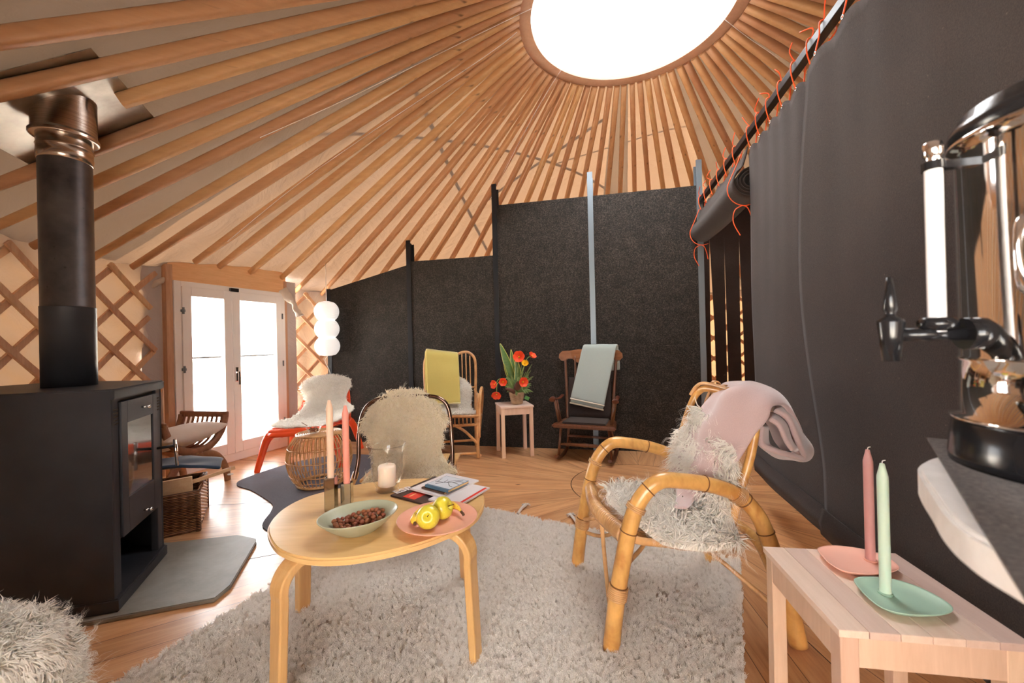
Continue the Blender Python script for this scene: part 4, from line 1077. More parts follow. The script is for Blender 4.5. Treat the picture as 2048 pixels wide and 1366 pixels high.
# hurricane glass with pillar candle
def glass_mat(name):
    m = NT(name); t = m.n('BsdfTransparent'); g = m.n('BsdfGlossy'); mx = m.n('MixShader'); lw = m.n('LayerWeight')
    t.inputs[0].default_value = (0.995, 0.995, 0.995, 1); g.inputs['Roughness'].default_value = 0.01; lw.inputs[0].default_value = 0.5
    m.l(m.math('MULTIPLY_ADD', m.math('POWER', lw.outputs['Facing'], 5.0), 0.8, 0.02), mx.inputs[0])
    m.l(t.outputs[0], mx.inputs[1]); m.l(g.outputs[0], mx.inputs[2]); m.l(mx.outputs[0], m.out.inputs[0]); return m.m
M_GLASS = glass_mat('clear_glass')
gc = V(-0.548, 1.715, TZ)
bm = bmesh.new(); lathe(bm, [(0, 0.0), (0.044, 0.0), (0.047, 0.004), (0.047, 0.012), (0.043, 0.018), (0.050, 0.028), (0.060, 0.05), (0.065, 0.09), (0.067, 0.14), (0.071, 0.175), (0.080, 0.195), (0.0815, 0.197), (0.079, 0.198), (0.069, 0.177), (0.0645, 0.14), (0.0625, 0.09), (0.057, 0.05), (0.044, 0.028), (0.03, 0.022), (0, 0.021)], 56)
tag(mesh_obj('glass_vase', bm, M_GLASS, loc=gc), 'clear flared glass hurricane vase on the coffee table', 'vase')
M_WAXC = plain('cream_wax', lin(244, 226, 204), 0.5, sss=0.3)
M_WICK = plain('wick', lin(225, 220, 215), 0.8)
cd = empty('pillar_candle', gc + V(0, 0, 0.0225), 0, 'short cream pillar candle inside the glass vase', 'candle')
bm = bmesh.new(); lathe(bm, [(0, 0), (0.036, 0), (0.0375, 0.003), (0.0375, 0.078), (0.034, 0.085), (0.02, 0.088), (0, 0.089)], 40); mesh_obj('wax', bm, M_WAXC, cd)
bm = bmesh.new(); tube(bm, [(0, 0, 0.088), (0.001, 0, 0.097)], 0.001, 6); mesh_obj('wick', bm, M_WICK, cd)
# square chrome holders with tapers
def taper(name, loc, h, r, mat, label, wick=True, neck=0.9):
    root = empty(name, loc, 0, label, 'candle'); bm = bmesh.new()
    lathe(bm, [(0, 0), (r * 0.98, 0), (r, 0.004), (r, h - 0.035), (r * 0.98, h - 0.030), (r * 0.55, h - 0.008), (r * 0.42, h), (0, h + 0.001)], 32); mesh_obj('wax', bm, mat, root)
    bm = bmesh.new(); tube(bm, [(0, 0, h - 0.001), (0.001, 0, h + 0.006), (0.006, -0.002, h + 0.008)] if wick else [(0, 0, h - 0.001), (0, 0, h + 0.004)], 0.0012, 6, sm=3); mesh_obj('wick', bm, M_WICK, root)
    return root
M_BEI = plain('beige_wax', lin(234, 200, 172), 0.42, sss=0.2); M_SALM = plain('salmon_wax', lin(236, 156, 138), 0.42, sss=0.2)
def holder(loc, h, rz, label):
    root = empty('candle_holder', loc, rz, label, 'candle holder', 'square chrome candle holders'); bm = bmesh.new(); w_ = 0.0175
    for sx, sy in ((1, 0), (-1, 0), (0, 1), (0, -1)): box(bm, (sx * w_, sy * w_, h / 2), (0.003 if sx else 2 * w_ + 0.003, 0.003 if sy else 2 * w_ + 0.003, h), None, 0.0008)
    box(bm, (0, 0, 0.004), (2 * w_, 2 * w_, 0.008)); mesh_obj('square_tube', bm, plain('mirror_chrome', (0.55, 0.56, 0.54), 0.05, metal=1.0), root)
    bm = bmesh.new(); box(bm, (0, 0, h - 0.012), (2 * w_ - 0.002, 2 * w_ - 0.002, 0.012)); mesh_obj('socket', bm, M_BLKSTEEL, root)
    return root
h1 = V(-0.702, 1.525, TZ); h2 = V(-0.667, 1.585, TZ)
holder(h1, 0.125, 0.1, 'taller square chrome candle holder behind the oval bowl'); holder(h2, 0.082, 0.1, 'shorter square chrome candle holder, nearer the glass vase')
taper('taper_candle', h1 + V(0, 0, 0.119), 0.298, 0.0125, M_BEI, 'tall beige taper candle on the coffee table', False)
taper('taper_candle', h2 + V(0, 0, 0.076), 0.310, 0.0125, M_SALM, 'tall salmon pink taper candle on the coffee table', False)
# ------------------------------------------------------------------ side stools (same kind)
M_BEECH = wood('pale_beech', lin(226, 196, 172), lin(206, 172, 146), (9, 9, 0.9), 4, 0.5)
M_BEECHT = wood('pale_beech_top', lin(222, 198, 184), lin(206, 178, 162), (0.9, 12, 9), 4, 0.5)
def side_stool(loc, rz, W, D, H_, label, lw=0.036):
    root = empty('side_stool', loc, rz, label, 'stool', 'pale beech side stools'); n = 6
    for k in range(n):
        x0 = -D / 2 + D * k / n
        bm = bmesh.new(); box(bm, (0, x0 + D / n / 2, H_ - 0.008), (W, D / n - 0.0012, 0.016), None, 0.0012); mesh_obj('top_slat', bm, M_BEECHT, root)
    for sx in (-1, 1):
        for sy in (-1, 1):
            bm = bmesh.new(); box(bm, (sx * (W / 2 - lw / 2 - 0.006), sy * (D / 2 - lw / 2 - 0.006), (H_ - 0.016) / 2), (lw, lw, H_ - 0.0165), None, 0.002); mesh_obj('leg', bm, M_BEECH, root)
        bm = bmesh.new(); box(bm, (sx * (W / 2 - 0.016), 0, H_ - 0.05), (0.018, D - 2 * lw - 0.012, 0.064)); mesh_obj('apron', bm, M_BEECH, root)
        bm = bmesh.new(); box(bm, (0, sx * (D / 2 - 0.016), H_ - 0.05), (W - 2 * lw - 0.012, 0.018, 0.064)); mesh_obj('apron', bm, M_BEECH, root)
    return root
SZ = 0.47
side_stool((0.885, 1.003, 0), math.radians(81), 0.352, 0.352, SZ, 'pale beech stool carrying two candle plates in the foreground right')
side_stool((0.003, 3.985, 0), math.radians(12), 0.325, 0.325, 0.49, 'pale beech stool carrying the tulip basket by the cork wall', 0.034)
# candle dishes
M_PINKD = plain('coral_enamel', lin(246, 188, 168), 0.5); M_MINT = plain('mint_enamel', lin(166, 198, 178), 0.5)
M_ROSE = plain('rose_wax', lin(214, 160, 156), 0.42, sss=0.2); M_MINTW = plain('mint_wax', lin(202, 228, 210), 0.42, sss=0.2)
def dish(loc, sock, outline_, mat, label):
    root = empty('candle_dish', loc, 0, label, 'candle dish', 'enamel candle dishes'); bm = bmesh.new(); rows = []
    out = smooth_path([Q(x, y, SZ + 0.016) - loc for x, y in outline_], 6, closed=True); cc = sum(out, V(0, 0, 0)) / len(out)
    prof = [(0.62, 0.0), (0.80, 0.004), (0.97, 0.0135), (1.0, 0.016), (0.985, 0.0172), (0.93, 0.0150), (0.78, 0.009), (0.55, 0.0065), (0.02, 0.006)]
    N = 64
    for k, z in prof:
        rows.append([V(cc.x + (p.x - cc.x) * k, cc.y + (p.y - cc.y) * k, z) for p in out])
    R = grid(bm, rows, closed_u=True); bm.faces.new(R[0]); bm.faces.new(R[-1]); mesh_obj('plate', bm, mat, root)
    bm = bmesh.new(); lathe(bm, [(0.0135, 0.006), (0.0145, 0.007), (0.0145, 0.011), (0.0115, 0.011), (0.0115, 0.0065)], 28, (sock[0] - loc.x, sock[1] - loc.y, 0)); mesh_obj('socket', bm, mat, root)
    return root
dish(V(0.904, 1.093, SZ), Q(1741, 1121, SZ + 0.0067), [(1636, 1096), (1665, 1091), (1720, 1097), (1765, 1110), (1790, 1125), (1798, 1138), (1775, 1146), (1735, 1149), (1690, 1143), (1660, 1128), (1642, 1110)], M_PINKD, 'coral pink rounded candle dish at the back of the stool')
dish(V(0.884, 0.978, SZ), Q(1771, 1187, SZ + 0.0067), [(1708, 1158), (1740, 1153), (1790, 1159), (1840, 1175), (1885, 1198), (1906, 1216), (1895, 1228), (1850, 1231), (1795, 1226), (1755, 1211), (1722, 1182)], M_MINT, 'mint green rounded candle dish at the front of the stool')
taper('taper_candle', Q(1741, 1121, SZ + 0.0067), 0.305, 0.0112, M_ROSE, 'dusty rose taper candle standing in the coral dish')
taper('taper_candle', Q(1771, 1187, SZ + 0.0067), 0.312, 0.0112, M_MINTW, 'pale mint taper candle standing in the mint dish')

# ------------------------------------------------------------------ bamboo armchair
def bamboo_mat(name, light, dark):
    m = NT(name); v = m.coord((1, 1, 1)); n1 = m.noise(v, 7, 4, 0.6, 0.5); n2 = m.noise(m.coord((1, 1, 0.3)), 50, 3)
    f = m.math('ADD', m.math('MULTIPLY', n1, 0.75), m.math('MULTIPLY', n2, 0.25))
    m.pbr(m.ramp(f, [(0.32, dark), (0.52, light), (0.74, tuple(min(1, x * 1.35) for x in light))]), 0.33, coat=0.35, normal=m.bump(n2, 0.08, 0.002)); return m.m
M_BAM = bamboo_mat('bamboo', lin(214, 164, 94), lin(176, 116, 56)); M_RAT = bamboo_mat('rattan', lin(206, 160, 108), lin(160, 112, 66))
M_NODE = plain('bamboo_node', lin(120, 78, 38), 0.6)
bz = empty('bamboo_armchair', (0.62, 1.7, 0), 0, 'bamboo armchair with sheepskin and pink blanket, on the rug edge', 'armchair')
inv = Matrix.Translation(-bz.location)
def bpart(name, pts, r, mat, seg=14, sm=7, par=None, closed=False):
    bm = bmesh.new(); tube(bm, [inv @ V(*p) for p in pts], r, seg, sm=sm, closed=closed); return mesh_obj(name, bm, mat, par or bz)
def ring_at(bm, p, d, r, t_, M=None, seg=18):
    d = V(*d).normalized(); x = d.orthogonal().normalized(); y = d.cross(x)
    tube(bm, [V(*p) + (x * math.cos(2 * PI * k / seg) + y * math.sin(2 * PI * k / seg)) * r for k in range(seg)], t_, 6, closed=True)
near = [P(1222, 1299, 1.42), P(1234, 1195, 1.42), P(1247, 1115, 1.42), P(1262, 1045, 1.42), P(1283, 995, 1.42), P(1318, 963, 1.42), P(1365, 962, 1.43), P(1425, 971, 1.45), P(1478, 992, 1.46), P(1515, 1030, 1.455), P(1537, 1080, 1.445), P(1558, 1140, 1.435), P(1578, 1205, 1.425), P(1597, 1290, 1.41)]
far = [p + V(-0.030, 0.545 - (p.y - 1.42) * 0.8, 0.0) for p in near]
for path in (near, far):
    arm = bpart('arm_loop', path, lambda t: 0.0295 - 0.002 * math.sin(PI * t), M_BAM, 18)
    sp = smooth_path(path, 7); bm = bmesh.new()
    for k in (9, 19, 31, 47, 58, 68, 82):
        if k + 1 < len(sp): ring_at(bm, inv @ sp[k], sp[k + 1] - sp[k], 0.0292, 0.0022)
    mesh_obj('nodes', bm, M_NODE, arm)
    for k0, cnt in ((8, 7), (25, 3), (56, 5)):
        bm = bmesh.new()
        for q in range(cnt):
            p = sp[k0] + (sp[k0 + 1] - sp[k0]).normalized() * (q - cnt / 2) * 0.0065
            ring_at(bm, inv @ p, sp[k0 + 1] - sp[k0], 0.0315, 0.0034)
        mesh_obj('rattan_binding', bm, M_RAT, arm)
# seat frame
zf, zb = 0.385, 0.30
sN, sF = V(0.385, 1.45, 0.395), V(0.365, 1.94, 0.385); bN, bF = V(0.83, 1.49, 0.315), V(0.81, 1.90, 0.315)
seat_pts = [sN, sN * 0.65 + bN * 0.35 + V(0, 0, -0.015), bN, (bN + bF) / 2 + V(0.02, 0, 0), bF, sF * 0.65 + bF * 0.35 + V(0, 0, -0.015), sF, (sN + sF) / 2 + V(-0.035, 0, 0.0)]
bpart('seat_rim', seat_pts, 0.014, M_RAT, 12, 8, closed=True)
bm = bmesh.new(); sp = smooth_path([sF, (sN + sF) / 2 + V(-0.035, 0, 0), sN], 22)
for i in range(len(sp) - 1):      # thick woven front edge
    ring_at(bm, inv @ (sp[i] + V(0, 0, 0)), (sp[i + 1] - sp[i]).normalized() + V(0.5, 0, 0), 0.024, 0.0085, seg=12)
mesh_obj('woven_edge', bm, M_RAT, bz)
bm = bmesh.new()
for i in range(26):
    t = (i + 0.5) / 26; a_ = sN.lerp(sF, t); b_ = bN.lerp(bF, t); tube(bm, [inv @ a_, inv @ (a_.lerp(b_, 0.5) + V(0, 0, -0.03)), inv @ b_], 0.0062, 7, sm=5)
mesh_obj('woven_seat', bm, M_RAT, bz)
# back
bkN = [P(1462, 1055, 1.49), P(1480, 985, 1.49), P(1503, 905, 1.50), V(0.915, 1.515, 0.775), V(0.928, 1.545, 0.830), V(0.933, 1.60, 0.850)]
bkF = [P(1335, 985, 1.90), P(1348, 925, 1.91), P(1368, 850, 1.91), P(1386, 800, 1.905), P(1398, 783, 1.89), P(1415, 777, 1.84)]
bpart('back_frame', bkN + [V(0.930, 1.70, 0.862)] + bkF[::-1], 0.0155, M_BAM, 14)
bpart('back_frame', [V(0.92, 1.70, 0.880)] + [p + V(-0.012, 0, 0.024) for p in bkF[::-1][:-3]], 0.008, M_RAT, 10)
for y0 in (1.575, 1.665, 1.755, 1.838):
    w2 = 0.022; dzz = -0.028 * max(0, (1.84 - y0) / 0.26)
    bpart('back_loop', [V(0.77, y0 - w2 - 0.005, 0.36), V(0.82, y0 - w2, 0.55), V(0.88, y0 - w2, 0.76), V(0.906, y0 - w2 * 0.8, 0.84 + dzz), V(0.914, y0, 0.858 + dzz), V(0.906, y0 + w2 * 0.8, 0.84 + dzz), V(0.88, y0 + w2, 0.76), V(0.82, y0 + w2, 0.55), V(0.77, y0 + w2 + 0.005, 0.36)], 0.0065, M_RAT, 8)
bm = bmesh.new()
for y0 in (1.575, 1.665, 1.755, 1.838):
    for q in range(3): ring_at(bm, inv @ V(0.929, y0 + (q - 1) * 0.008, 0.880 - 0.03 * max(0, (1.84 - y0) / 0.26)), (0, 1, 0), 0.021, 0.0035)
mesh_obj('top_bindings', bm, M_RAT, bz)['kind'] = 'stuff'
# braces
for pts in ([near[1] + V(0.012, 0.03, -0.03), near[1] + V(0.05, 0.06, 0.07), V(0.50, 1.60, 0.27), V(0.58, 1.66, 0.335)], [V(0.62, 1.66, 0.33), V(0.74, 1.60, 0.27), V(0.87, 1.50, 0.17), V(0.925, 1.455, 0.12)], [V(0.345, 1.62, 0.36), V(0.352, 1.60, 0.20), V(0.36, 1.585, 0.06)], [far[1] + V(0.01, -0.03, 0.05), V(0.36, 1.85, 0.28), V(0.42, 1.78, 0.345)], [far[1] + V(0.02, -0.02, -0.02), V(0.42, 1.85, 0.20), V(0.60, 1.75, 0.33)]):
    bpart('brace', pts, 0.0085, M_RAT, 10)
st_r = bpart('rear_stretcher', [V(0.985, 1.90, 0.26), V(1.0, 1.68, 0.255), V(0.925, 1.45, 0.25)], 0.021, M_BAM, 14)
# sheepskin on the armchair: seat part and back part in one skin
sk = [
 [P(1468, 900, 1.52), P(1430, 840, 1.66), P(1402, 815, 1.80)],
 [P(1480, 950, 1.50), P(1415, 900, 1.66), P(1372, 870, 1.82)],
 [P(1462, 1010, 1.50), P(1395, 960, 1.66), P(1352, 930, 1.82)],
 [V(0.80, 1.44, 0.37), V(0.75, 1.68, 0.40), V(0.76, 1.86, 0.40)],
 [V(0.73, 1.405, 0.355), V(0.64, 1.64, 0.40), V(0.66, 1.89, 0.395)],
 [V(0.62, 1.40, 0.355), V(0.53, 1.64, 0.405), V(0.56, 1.90, 0.395)],
 [V(0.52, 1.42, 0.375), V(0.42, 1.64, 0.415), V(0.46, 1.88, 0.405)],
 [V(0.46, 1.50, 0.40), V(0.385, 1.66, 0.42), V(0.42, 1.83, 0.41)]]
f1 = blob_skin('sheepskin', sk, 5, 4, 5200, 0.085, M_FURW, None, child=14, seed=3, gravity=-0.35, flip=False, clump=0.5)
tag(f1, "long-haired white sheepskin on the bamboo armchair seat", "sheepskin", "sheepskins on the seats")
# ------------------------------------------------------------------ pink blanket over the armchair back
def wool_mat(name, col, sc=300, weave=0.0):
    m = NT(name); v = m.coord(); n1 = m.noise(v, sc, 3, 0.7); n2 = m.noise(v, 6, 3)
    c = m.mix(n1, tuple(x * 0.80 for x in col), tuple(min(1, x * 1.15) for x in col)); c = m.mix(m.math('MULTIPLY', n2, 0.4), c, tuple(x * 0.88 for x in col))
    m.pbr(c, 0.9, sheen=0.5, normal=m.bump(n1, 0.25, 0.002), spec=0.2); return m.m
M_PINKW = wool_mat('mauve_pink_wool', lin(196, 172, 170))
bl = empty('pink_blanket', (0.9, 1.65, 0.9), 0, 'mauve pink wool blanket thrown over the bamboo armchair back', 'blanket')
def cloth(name, rows, nu, nv, mat, parent, thick=0.012, wob=0.0, seed=0, sub=1, fold=None):
    rows = refine(rows, nu, nv); inv_ = parent.matrix_world.inverted() if parent else Matrix()
    if parent and parent.matrix_world == Matrix(): inv_ = Matrix.Translation(-parent.location)
    out = []
    for i, r in enumerate(rows):
        row = []
        for j, p in enumerate(r):
            q = p + V(noise.noise(p * 9 + V(seed, 1, 0)), noise.noise(p * 9 + V(4, seed, 0)), noise.noise(p * 9 + V(0, 7, seed))) * wob
            if fold: q = q + fold(i / (len(rows) - 1), j / (len(r) - 1))
            row.append(inv_ @ q)
        out.append(row)
    bm = bmesh.new(); grid(bm, out); o = mesh_obj(name, bm, mat, parent); mods(o, solid=thick, offset=0.0, subsurf=sub); return o
# front fall, over the bar, and down behind
front = [
 [P(1398, 1000, 1.62), P(1392, 998, 1.66), P(1372, 992, 1.72), P(1352, 985, 1.76)],
 [P(1418, 975, 1.575), P(1396, 985, 1.62), P(1362, 968, 1.72), P(1338, 952, 1.80)],
 [P(1462, 965, 1.52), P(1418, 958, 1.58), P(1378, 945, 1.70), P(1352, 925, 1.81)],
 [P(1486, 918, 1.51), P(1438, 900, 1.57), P(1402, 872, 1.68), P(1376, 862, 1.82)],
 [P(1512, 872, 1.50), P(1462, 850, 1.56), P(1428, 820, 1.67), P(1405, 815, 1.83)],
 [P(1534, 836, 1.49), P(1490, 808, 1.55), P(1455, 785, 1.66), P(1435, 785, 1.83)],
 [P(1545, 812, 1.50), P(1522, 788, 1.55), P(1485, 768, 1.66), P(1456, 768, 1.85)],
 [P(1568, 812, 1.53), P(1548, 786, 1.58), P(1512, 770, 1.70), P(1482, 768, 1.89)],
 [P(1590, 840, 1.56), P(1575, 812, 1.62), P(1540, 795, 1.76), P(1508, 790, 1.93)],
 [P(1610, 880, 1.57), P(1600, 862, 1.64), P(1562, 850, 1.80), P(1525, 840, 1.96)]]
cloth('front_fall', front, 6, 8, M_PINKW, bl, 0.018, 0.012, 2, 1, fold=lambda s, t: V(-0.010, -0.006, 0.004) * (math.sin(t * 15 + 1.2 * math.sin(s * 5)) * (0.35 + 0.65 * (1 - s))) + V(-0.012, 0, 0.004) * max(0, math.sin(t * 6.5 - 2.2)) ** 6)
back_ = [
 [P(1548, 822, 1.54), P(1558, 812, 1.60), P(1530, 800, 1.76)],
 [P(1572, 838, 1.52), P(1582, 835, 1.62), P(1548, 830, 1.80)],
 [P(1585, 870, 1.52), P(1600, 868, 1.63), P(1560, 870, 1.82)],
 [P(1598, 898, 1.53), P(1622, 898, 1.63), P(1585, 895, 1.82)],
 [P(1608, 912, 1.56), P(1618, 916, 1.64), P(1580, 910, 1.82)],
 [P(1585, 912, 1.53), P(1600, 918, 1.63), P(1560, 912, 1.80)],
 [P(1548, 902, 1.52), P(1562, 905, 1.62), P(1532, 900, 1.78)],
 [P(1520, 885, 1.53), P(1535, 890, 1.62), P(1512, 880, 1.74)],
 [P(1522, 850, 1.54), P(1530, 850, 1.62), P(1515, 848, 1.72)]]
cloth('rear_fold', back_, 5, 5, M_PINKW, bl, 0.022, 0.010, 5, 1)
inner = [
 [P(1540, 835, 1.51), P(1545, 830, 1.60), P(1525, 825, 1.72)],
 [P(1560, 850, 1.50), P(1568, 850, 1.60), P(1540, 850, 1.74)],
 [P(1570, 880, 1.50), P(1580, 880, 1.60), P(1550, 880, 1.76)],
 [P(1585, 902, 1.51), P(1595, 902, 1.60), P(1565, 900, 1.76)]]
cloth('inner_fold', inner, 5, 5, M_PINKW, bl, 0.020, 0.008, 8, 1)
tipc = [
 [V(0.655, 1.52, 0.455), V(0.60, 1.54, 0.452)],
 [P(1392, 1000, 1.60), P(1350, 992, 1.66)],
 [P(1400, 960, 1.64), P(1345, 955, 1.74)]]
cloth('seat_tip', tipc, 6, 5, M_PINKW, bl, 0.014, 0.006, 4, 1)
# ------------------------------------------------------------------ shaggy rug
rug_pts = [(-0.73, 2.92), (0.19, 2.43), (1.09, 1.96), (0.70, 1.25), (0.29, 0.50), (-1.67, 0.44), (-1.33, 1.33), (-1.03, 2.12)]
bm = bmesh.new(); N = 40
vs = [bm.verts.new((x, y, 0.004)) for x, y in rug_pts]; bm.faces.new(vs)
bmesh.ops.triangulate(bm, faces=bm.faces[:]); bmesh.ops.subdivide_edges(bm, edges=bm.edges[:], cuts=5, use_grid_fill=True)
for v in bm.verts: v.co.z = 0.006 + 0.004 * noise.noise(v.co * 4)
for f in bm.faces:
    if f.normal.z < 0: f.normal_flip()
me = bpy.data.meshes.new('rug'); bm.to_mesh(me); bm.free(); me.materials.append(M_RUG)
rug = bpy.data.objects.new('shaggy_rug', me); COL.objects.link(rug)
for p in me.polygons:
    pass
tag(rug, 'greyish cream shaggy wool rug under the coffee table', 'rug', kind='thing')
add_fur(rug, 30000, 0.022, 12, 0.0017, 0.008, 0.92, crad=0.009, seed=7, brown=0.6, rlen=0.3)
mods(rug, solid=0.005, offset=-1.0)
rug.modifiers['solid'].thickness = 0.004
M_TASS = plain('rug_tassel', lin(190, 182, 174), 0.9)
for i, (a_, b_, lb) in enumerate(((P(1010, 1040, 2.48), (0.0, 0.0), 'far left'), (P(1165, 1062, 2.35), (0, 0), 'by the chair'))):
    bm = bmesh.new(); s0 = Q(*((1035, 1028) if i == 0 else (1160, 1058)), 0.008); k = Q(*((1052, 1010) if i == 0 else (1142, 1030)), 0.012)
    tube(bm, [s0, (s0 + k) / 2 + V(0, 0, 0.008), k], 0.009, 8, sm=4)
    for q in range(5):
        e = k + V(0.03 * math.cos(q * 1.0 - 0.3) , 0.035 * math.sin(q * 0.9), -0.004)
        tube(bm, [k, (k + e) / 2 + V(0, 0, 0.006), e], lambda t: 0.006 * (1 - 0.4 * t), 6, sm=4)
    mesh_obj('tassel', bm, M_TASS, rug)
# ------------------------------------------------------------------ foreground stool with sheepskin (lower left corner)
fs = empty('round_pouf', (-1.35, 0.86, 0), 0, 'round pouf under the white sheepskin in the near left corner', 'pouf')
bm = bmesh.new(); lathe(bm, [(0, 0.0), (0.17, 0.0), (0.20, 0.02), (0.215, 0.16), (0.205, 0.34), (0.17, 0.40), (0, 0.415)], 40); mesh_obj('cushion_body', bm, wool_mat('pouf_wool', lin(170, 150, 130)), fs)
rows = []
for k in range(10):
    t = k / 9; r = 0.015 + 0.235 * min(1, t * 1.25); z = 0.43 if t < 0.75 else 0.43 - (t - 0.75) * 0.95
    if t > 0.6: z = 0.43 - 0.30 * ((t - 0.6) / 0.4) ** 1.6
    rows.append([V(-1.35 + r * math.cos(a) * (1 + 0.07 * math.sin(3 * a)), 0.86 + r * math.sin(a) * (1 + 0.07 * math.sin(3 * a)), z) for a in [2 * PI * j / 24 for j in range(25)]])
bm = bmesh.new(); grid(bm, rows)
for f in bm.faces:
    f.normal_update()
me = bpy.data.meshes.new('sheepskin'); bm.to_mesh(me); bm.free(); me.materials.append(M_FURW)
o = bpy.data.objects.new('sheepskin', me); COL.objects.link(o)
o['fur_len'] = 0.055; o['fur_seed'] = 9
tag(o, 'white sheepskin draped over the pouf in the near left corner', 'sheepskin')
def wrap_parent(root): bpy.context.view_layer.update(); return root
# ------------------------------------------------------------------ tube-frame chair with sheepskin (behind the table)
M_BRTUBE = plain('bronze_tube', lin(120, 96, 84), 0.18, metal=1.0)
ch = empty('tube_chair', (-0.62, 2.35, 0), 0, 'tubular metal chair under a cream sheepskin behind the coffee table', 'chair')
inv = Matrix.Translation(-ch.location)
Yb = 2.28
def cp(name, pts, r, mat, sm=7, par=None, closed=False, seg=12):
    bm = bmesh.new(); tube(bm, [inv @ V(*p) for p in pts], r, seg, sm=sm, closed=closed); return mesh_obj(name, bm, mat, par or ch)
cp('back_frame', [P(700, 990, 2.16), P(716, 925, 2.22), P(718, 868, 2.26), P(728, 822, 2.27), P(752, 801, 2.275), P(800, 793, 2.28), P(850, 792, 2.28), P(880, 797, 2.275), P(897, 818, 2.27), P(903, 868, 2.26), P(905, 925, 2.22), P(898, 985, 2.16)], 0.0115, M_BRTUBE)
for x in (-0.86, -0.42):
    cp('seat_rail', [V(x, 2.18, 0.275), V(x, 2.17, 0.20), V(x, 2.20, 0.06), V(x, 2.30, 0.013), V(x, 2.65, 0.013), V(x, 2.78, 0.03), V(x, 2.80, 0.15), V(x, 2.79, 0.30), V(x, 2.70, 0.36), V(x, 2.45, 0.34), V(x, 2.22, 0.31)], 0.0115, M_BRTUBE)
cp('floor_bar', [V(-0.86, 2.6, 0.013), V(-0.42, 2.6, 0.013)], 0.0115, M_BRTUBE, 0)
bm = bmesh.new(); box(bm, (-0.62, 2.48, 0.345), (0.50, 0.50, 0.02), inv, 0.006); mesh_obj('seat', bm, M_RAT, ch)
cp('wrapped_rail', [P(693, 985, 2.12), P(705, 965, 2.18), P(712, 945, 2.22)], 0.017, M_RAT, 4)
cp('wrapped_rail', [P(912, 965, 2.12), P(880, 955, 2.20), P(870, 945, 2.25)], 0.017, M_RAT, 4)
sk = [
 [P(742, 855, 2.30), P(775, 800, 2.315), P(820, 792, 2.32), P(860, 800, 2.315), P(888, 855, 2.30)],
 [P(738, 830, 2.28), P(772, 788, 2.29), P(815, 784, 2.295), P(850, 790, 2.29), P(885, 835, 2.28)],
 [P(726, 845, 2.25), P(768, 815, 2.25), P(815, 808, 2.255), P(858, 815, 2.25), P(893, 845, 2.25)],
 [P(732, 868, 2.22), P(770, 860, 2.22), P(812, 858, 2.22), P(852, 858, 2.22), P(888, 862, 2.22)],
 [P(746, 905, 2.20), P(776, 905, 2.205), P(812, 905, 2.20), P(850, 905, 2.20), P(884, 905, 2.20)],
 [P(744, 940, 2.16), P(775, 945, 2.17), P(815, 945, 2.17), P(862, 940, 2.16), P(900, 935, 2.16)],
 [P(722, 968, 2.10), P(770, 975, 2.11), P(820, 972, 2.10), P(880, 958, 2.08), P(918, 945, 2.06)]]
def oriented(o, d):
    me = o.data; s = sum((p.normal.dot(V(*d)) * p.area for p in me.polygons))
    if s < 0: me.flip_normals()
    if 'fur_len' in o:
        L_ = o['fur_len']; sd_ = int(o['fur_seed']); del o['fur_len']; del o['fur_seed']
        add_fur(o, int(sum(p.area for p in me.polygons) / 1.6e-4), L_ * 0.8, 7, 0.0006, 0.01, 0.5, seed=sd_, gravity=-0.4, crad=0.01, brown=1.0, rlen=0.5); add_locks(o, L_ * 0.95, 0.0050 if sd_ == 9 else (0.0066 if L_ < 0.06 else 0.0070), 0.0024 if sd_ == 9 else (0.0036 if L_ < 0.04 else 0.0036), 0.45, sd_, 0.9)
    return o
def skin(rows, nu, nv, count, length, mat, label, d, **k):
    o = blob_skin('sheepskin', rows, nu, nv, count, length, mat, None, **k); oriented(o, d); return tag(o, label, 'sheepskin', 'sheepskins on the seats')
oriented(f1, (-0.6, 0, 1)); oriented(bpy.data.objects['sheepskin.001'], (0, 0, 1)); oriented(rug, (0, 0, 1))
skin(sk, 5, 5, 5200, 0.045, M_FURC, 'cream sheepskin hanging over the tubular chair behind the table', (0, -1, 0.1), child=14, seed=21, gravity=-0.4)

# ------------------------------------------------------------------ free-form felt mat, rattan pouf with dish, orange chair
M_GRAPH = felt_mat('graphite_felt', lin(82, 78, 86), 1.2)
mp = smooth_path([V(-2.28, 3.40, 0), V(-2.24, 3.22, 0), V(-2.05, 3.10, 0), V(-1.84, 2.93, 0), V(-1.70, 2.80, 0), V(-1.64, 2.68, 0), V(-1.55, 2.45, 0), V(-1.30, 2.35, 0), V(-1.02, 2.62, 0), V(-0.98, 3.05, 0), V(-1.15, 3.5, 0), V(-1.35, 3.95, 0), V(-1.75, 4.05, 0), V(-2.10, 3.82, 0)], 6, closed=True)
bm = bmesh.new(); prism(bm, [(p.x, p.y) for p in mp], 0.0005, 0.008)
tag(mesh_obj('felt_floor_mat', bm, M_GRAPH), 'free-form graphite felt mat on the floor under the rattan pouf', 'floor mat')
pf = empty('rattan_pouf', (-1.565, 3.22, 0.008), 0, 'barrel-shaped open rattan pouf on the graphite felt mat', 'pouf')
prof = [(0.165, 0.012), (0.205, 0.07), (0.232, 0.15), (0.240, 0.22), (0.228, 0.30), (0.195, 0.365), (0.165, 0.398)]
for k in range(44):
    a_ = 2 * PI * k / 44; bm = bmesh.new(); c_, s_ = math.cos(a_), math.sin(a_)
    tube(bm, [(r * c_, r * s_, z) for r, z in prof], 0.0045, 6, sm=4); mesh_obj('rattan_rib', bm, M_RAT, pf)
bm = bmesh.new(); tube(bm, [(0.165 * math.cos(t), 0.165 * math.sin(t), 0.402) for t in [2 * PI * k / 48 for k in range(48)]], 0.009, 8, closed=True)
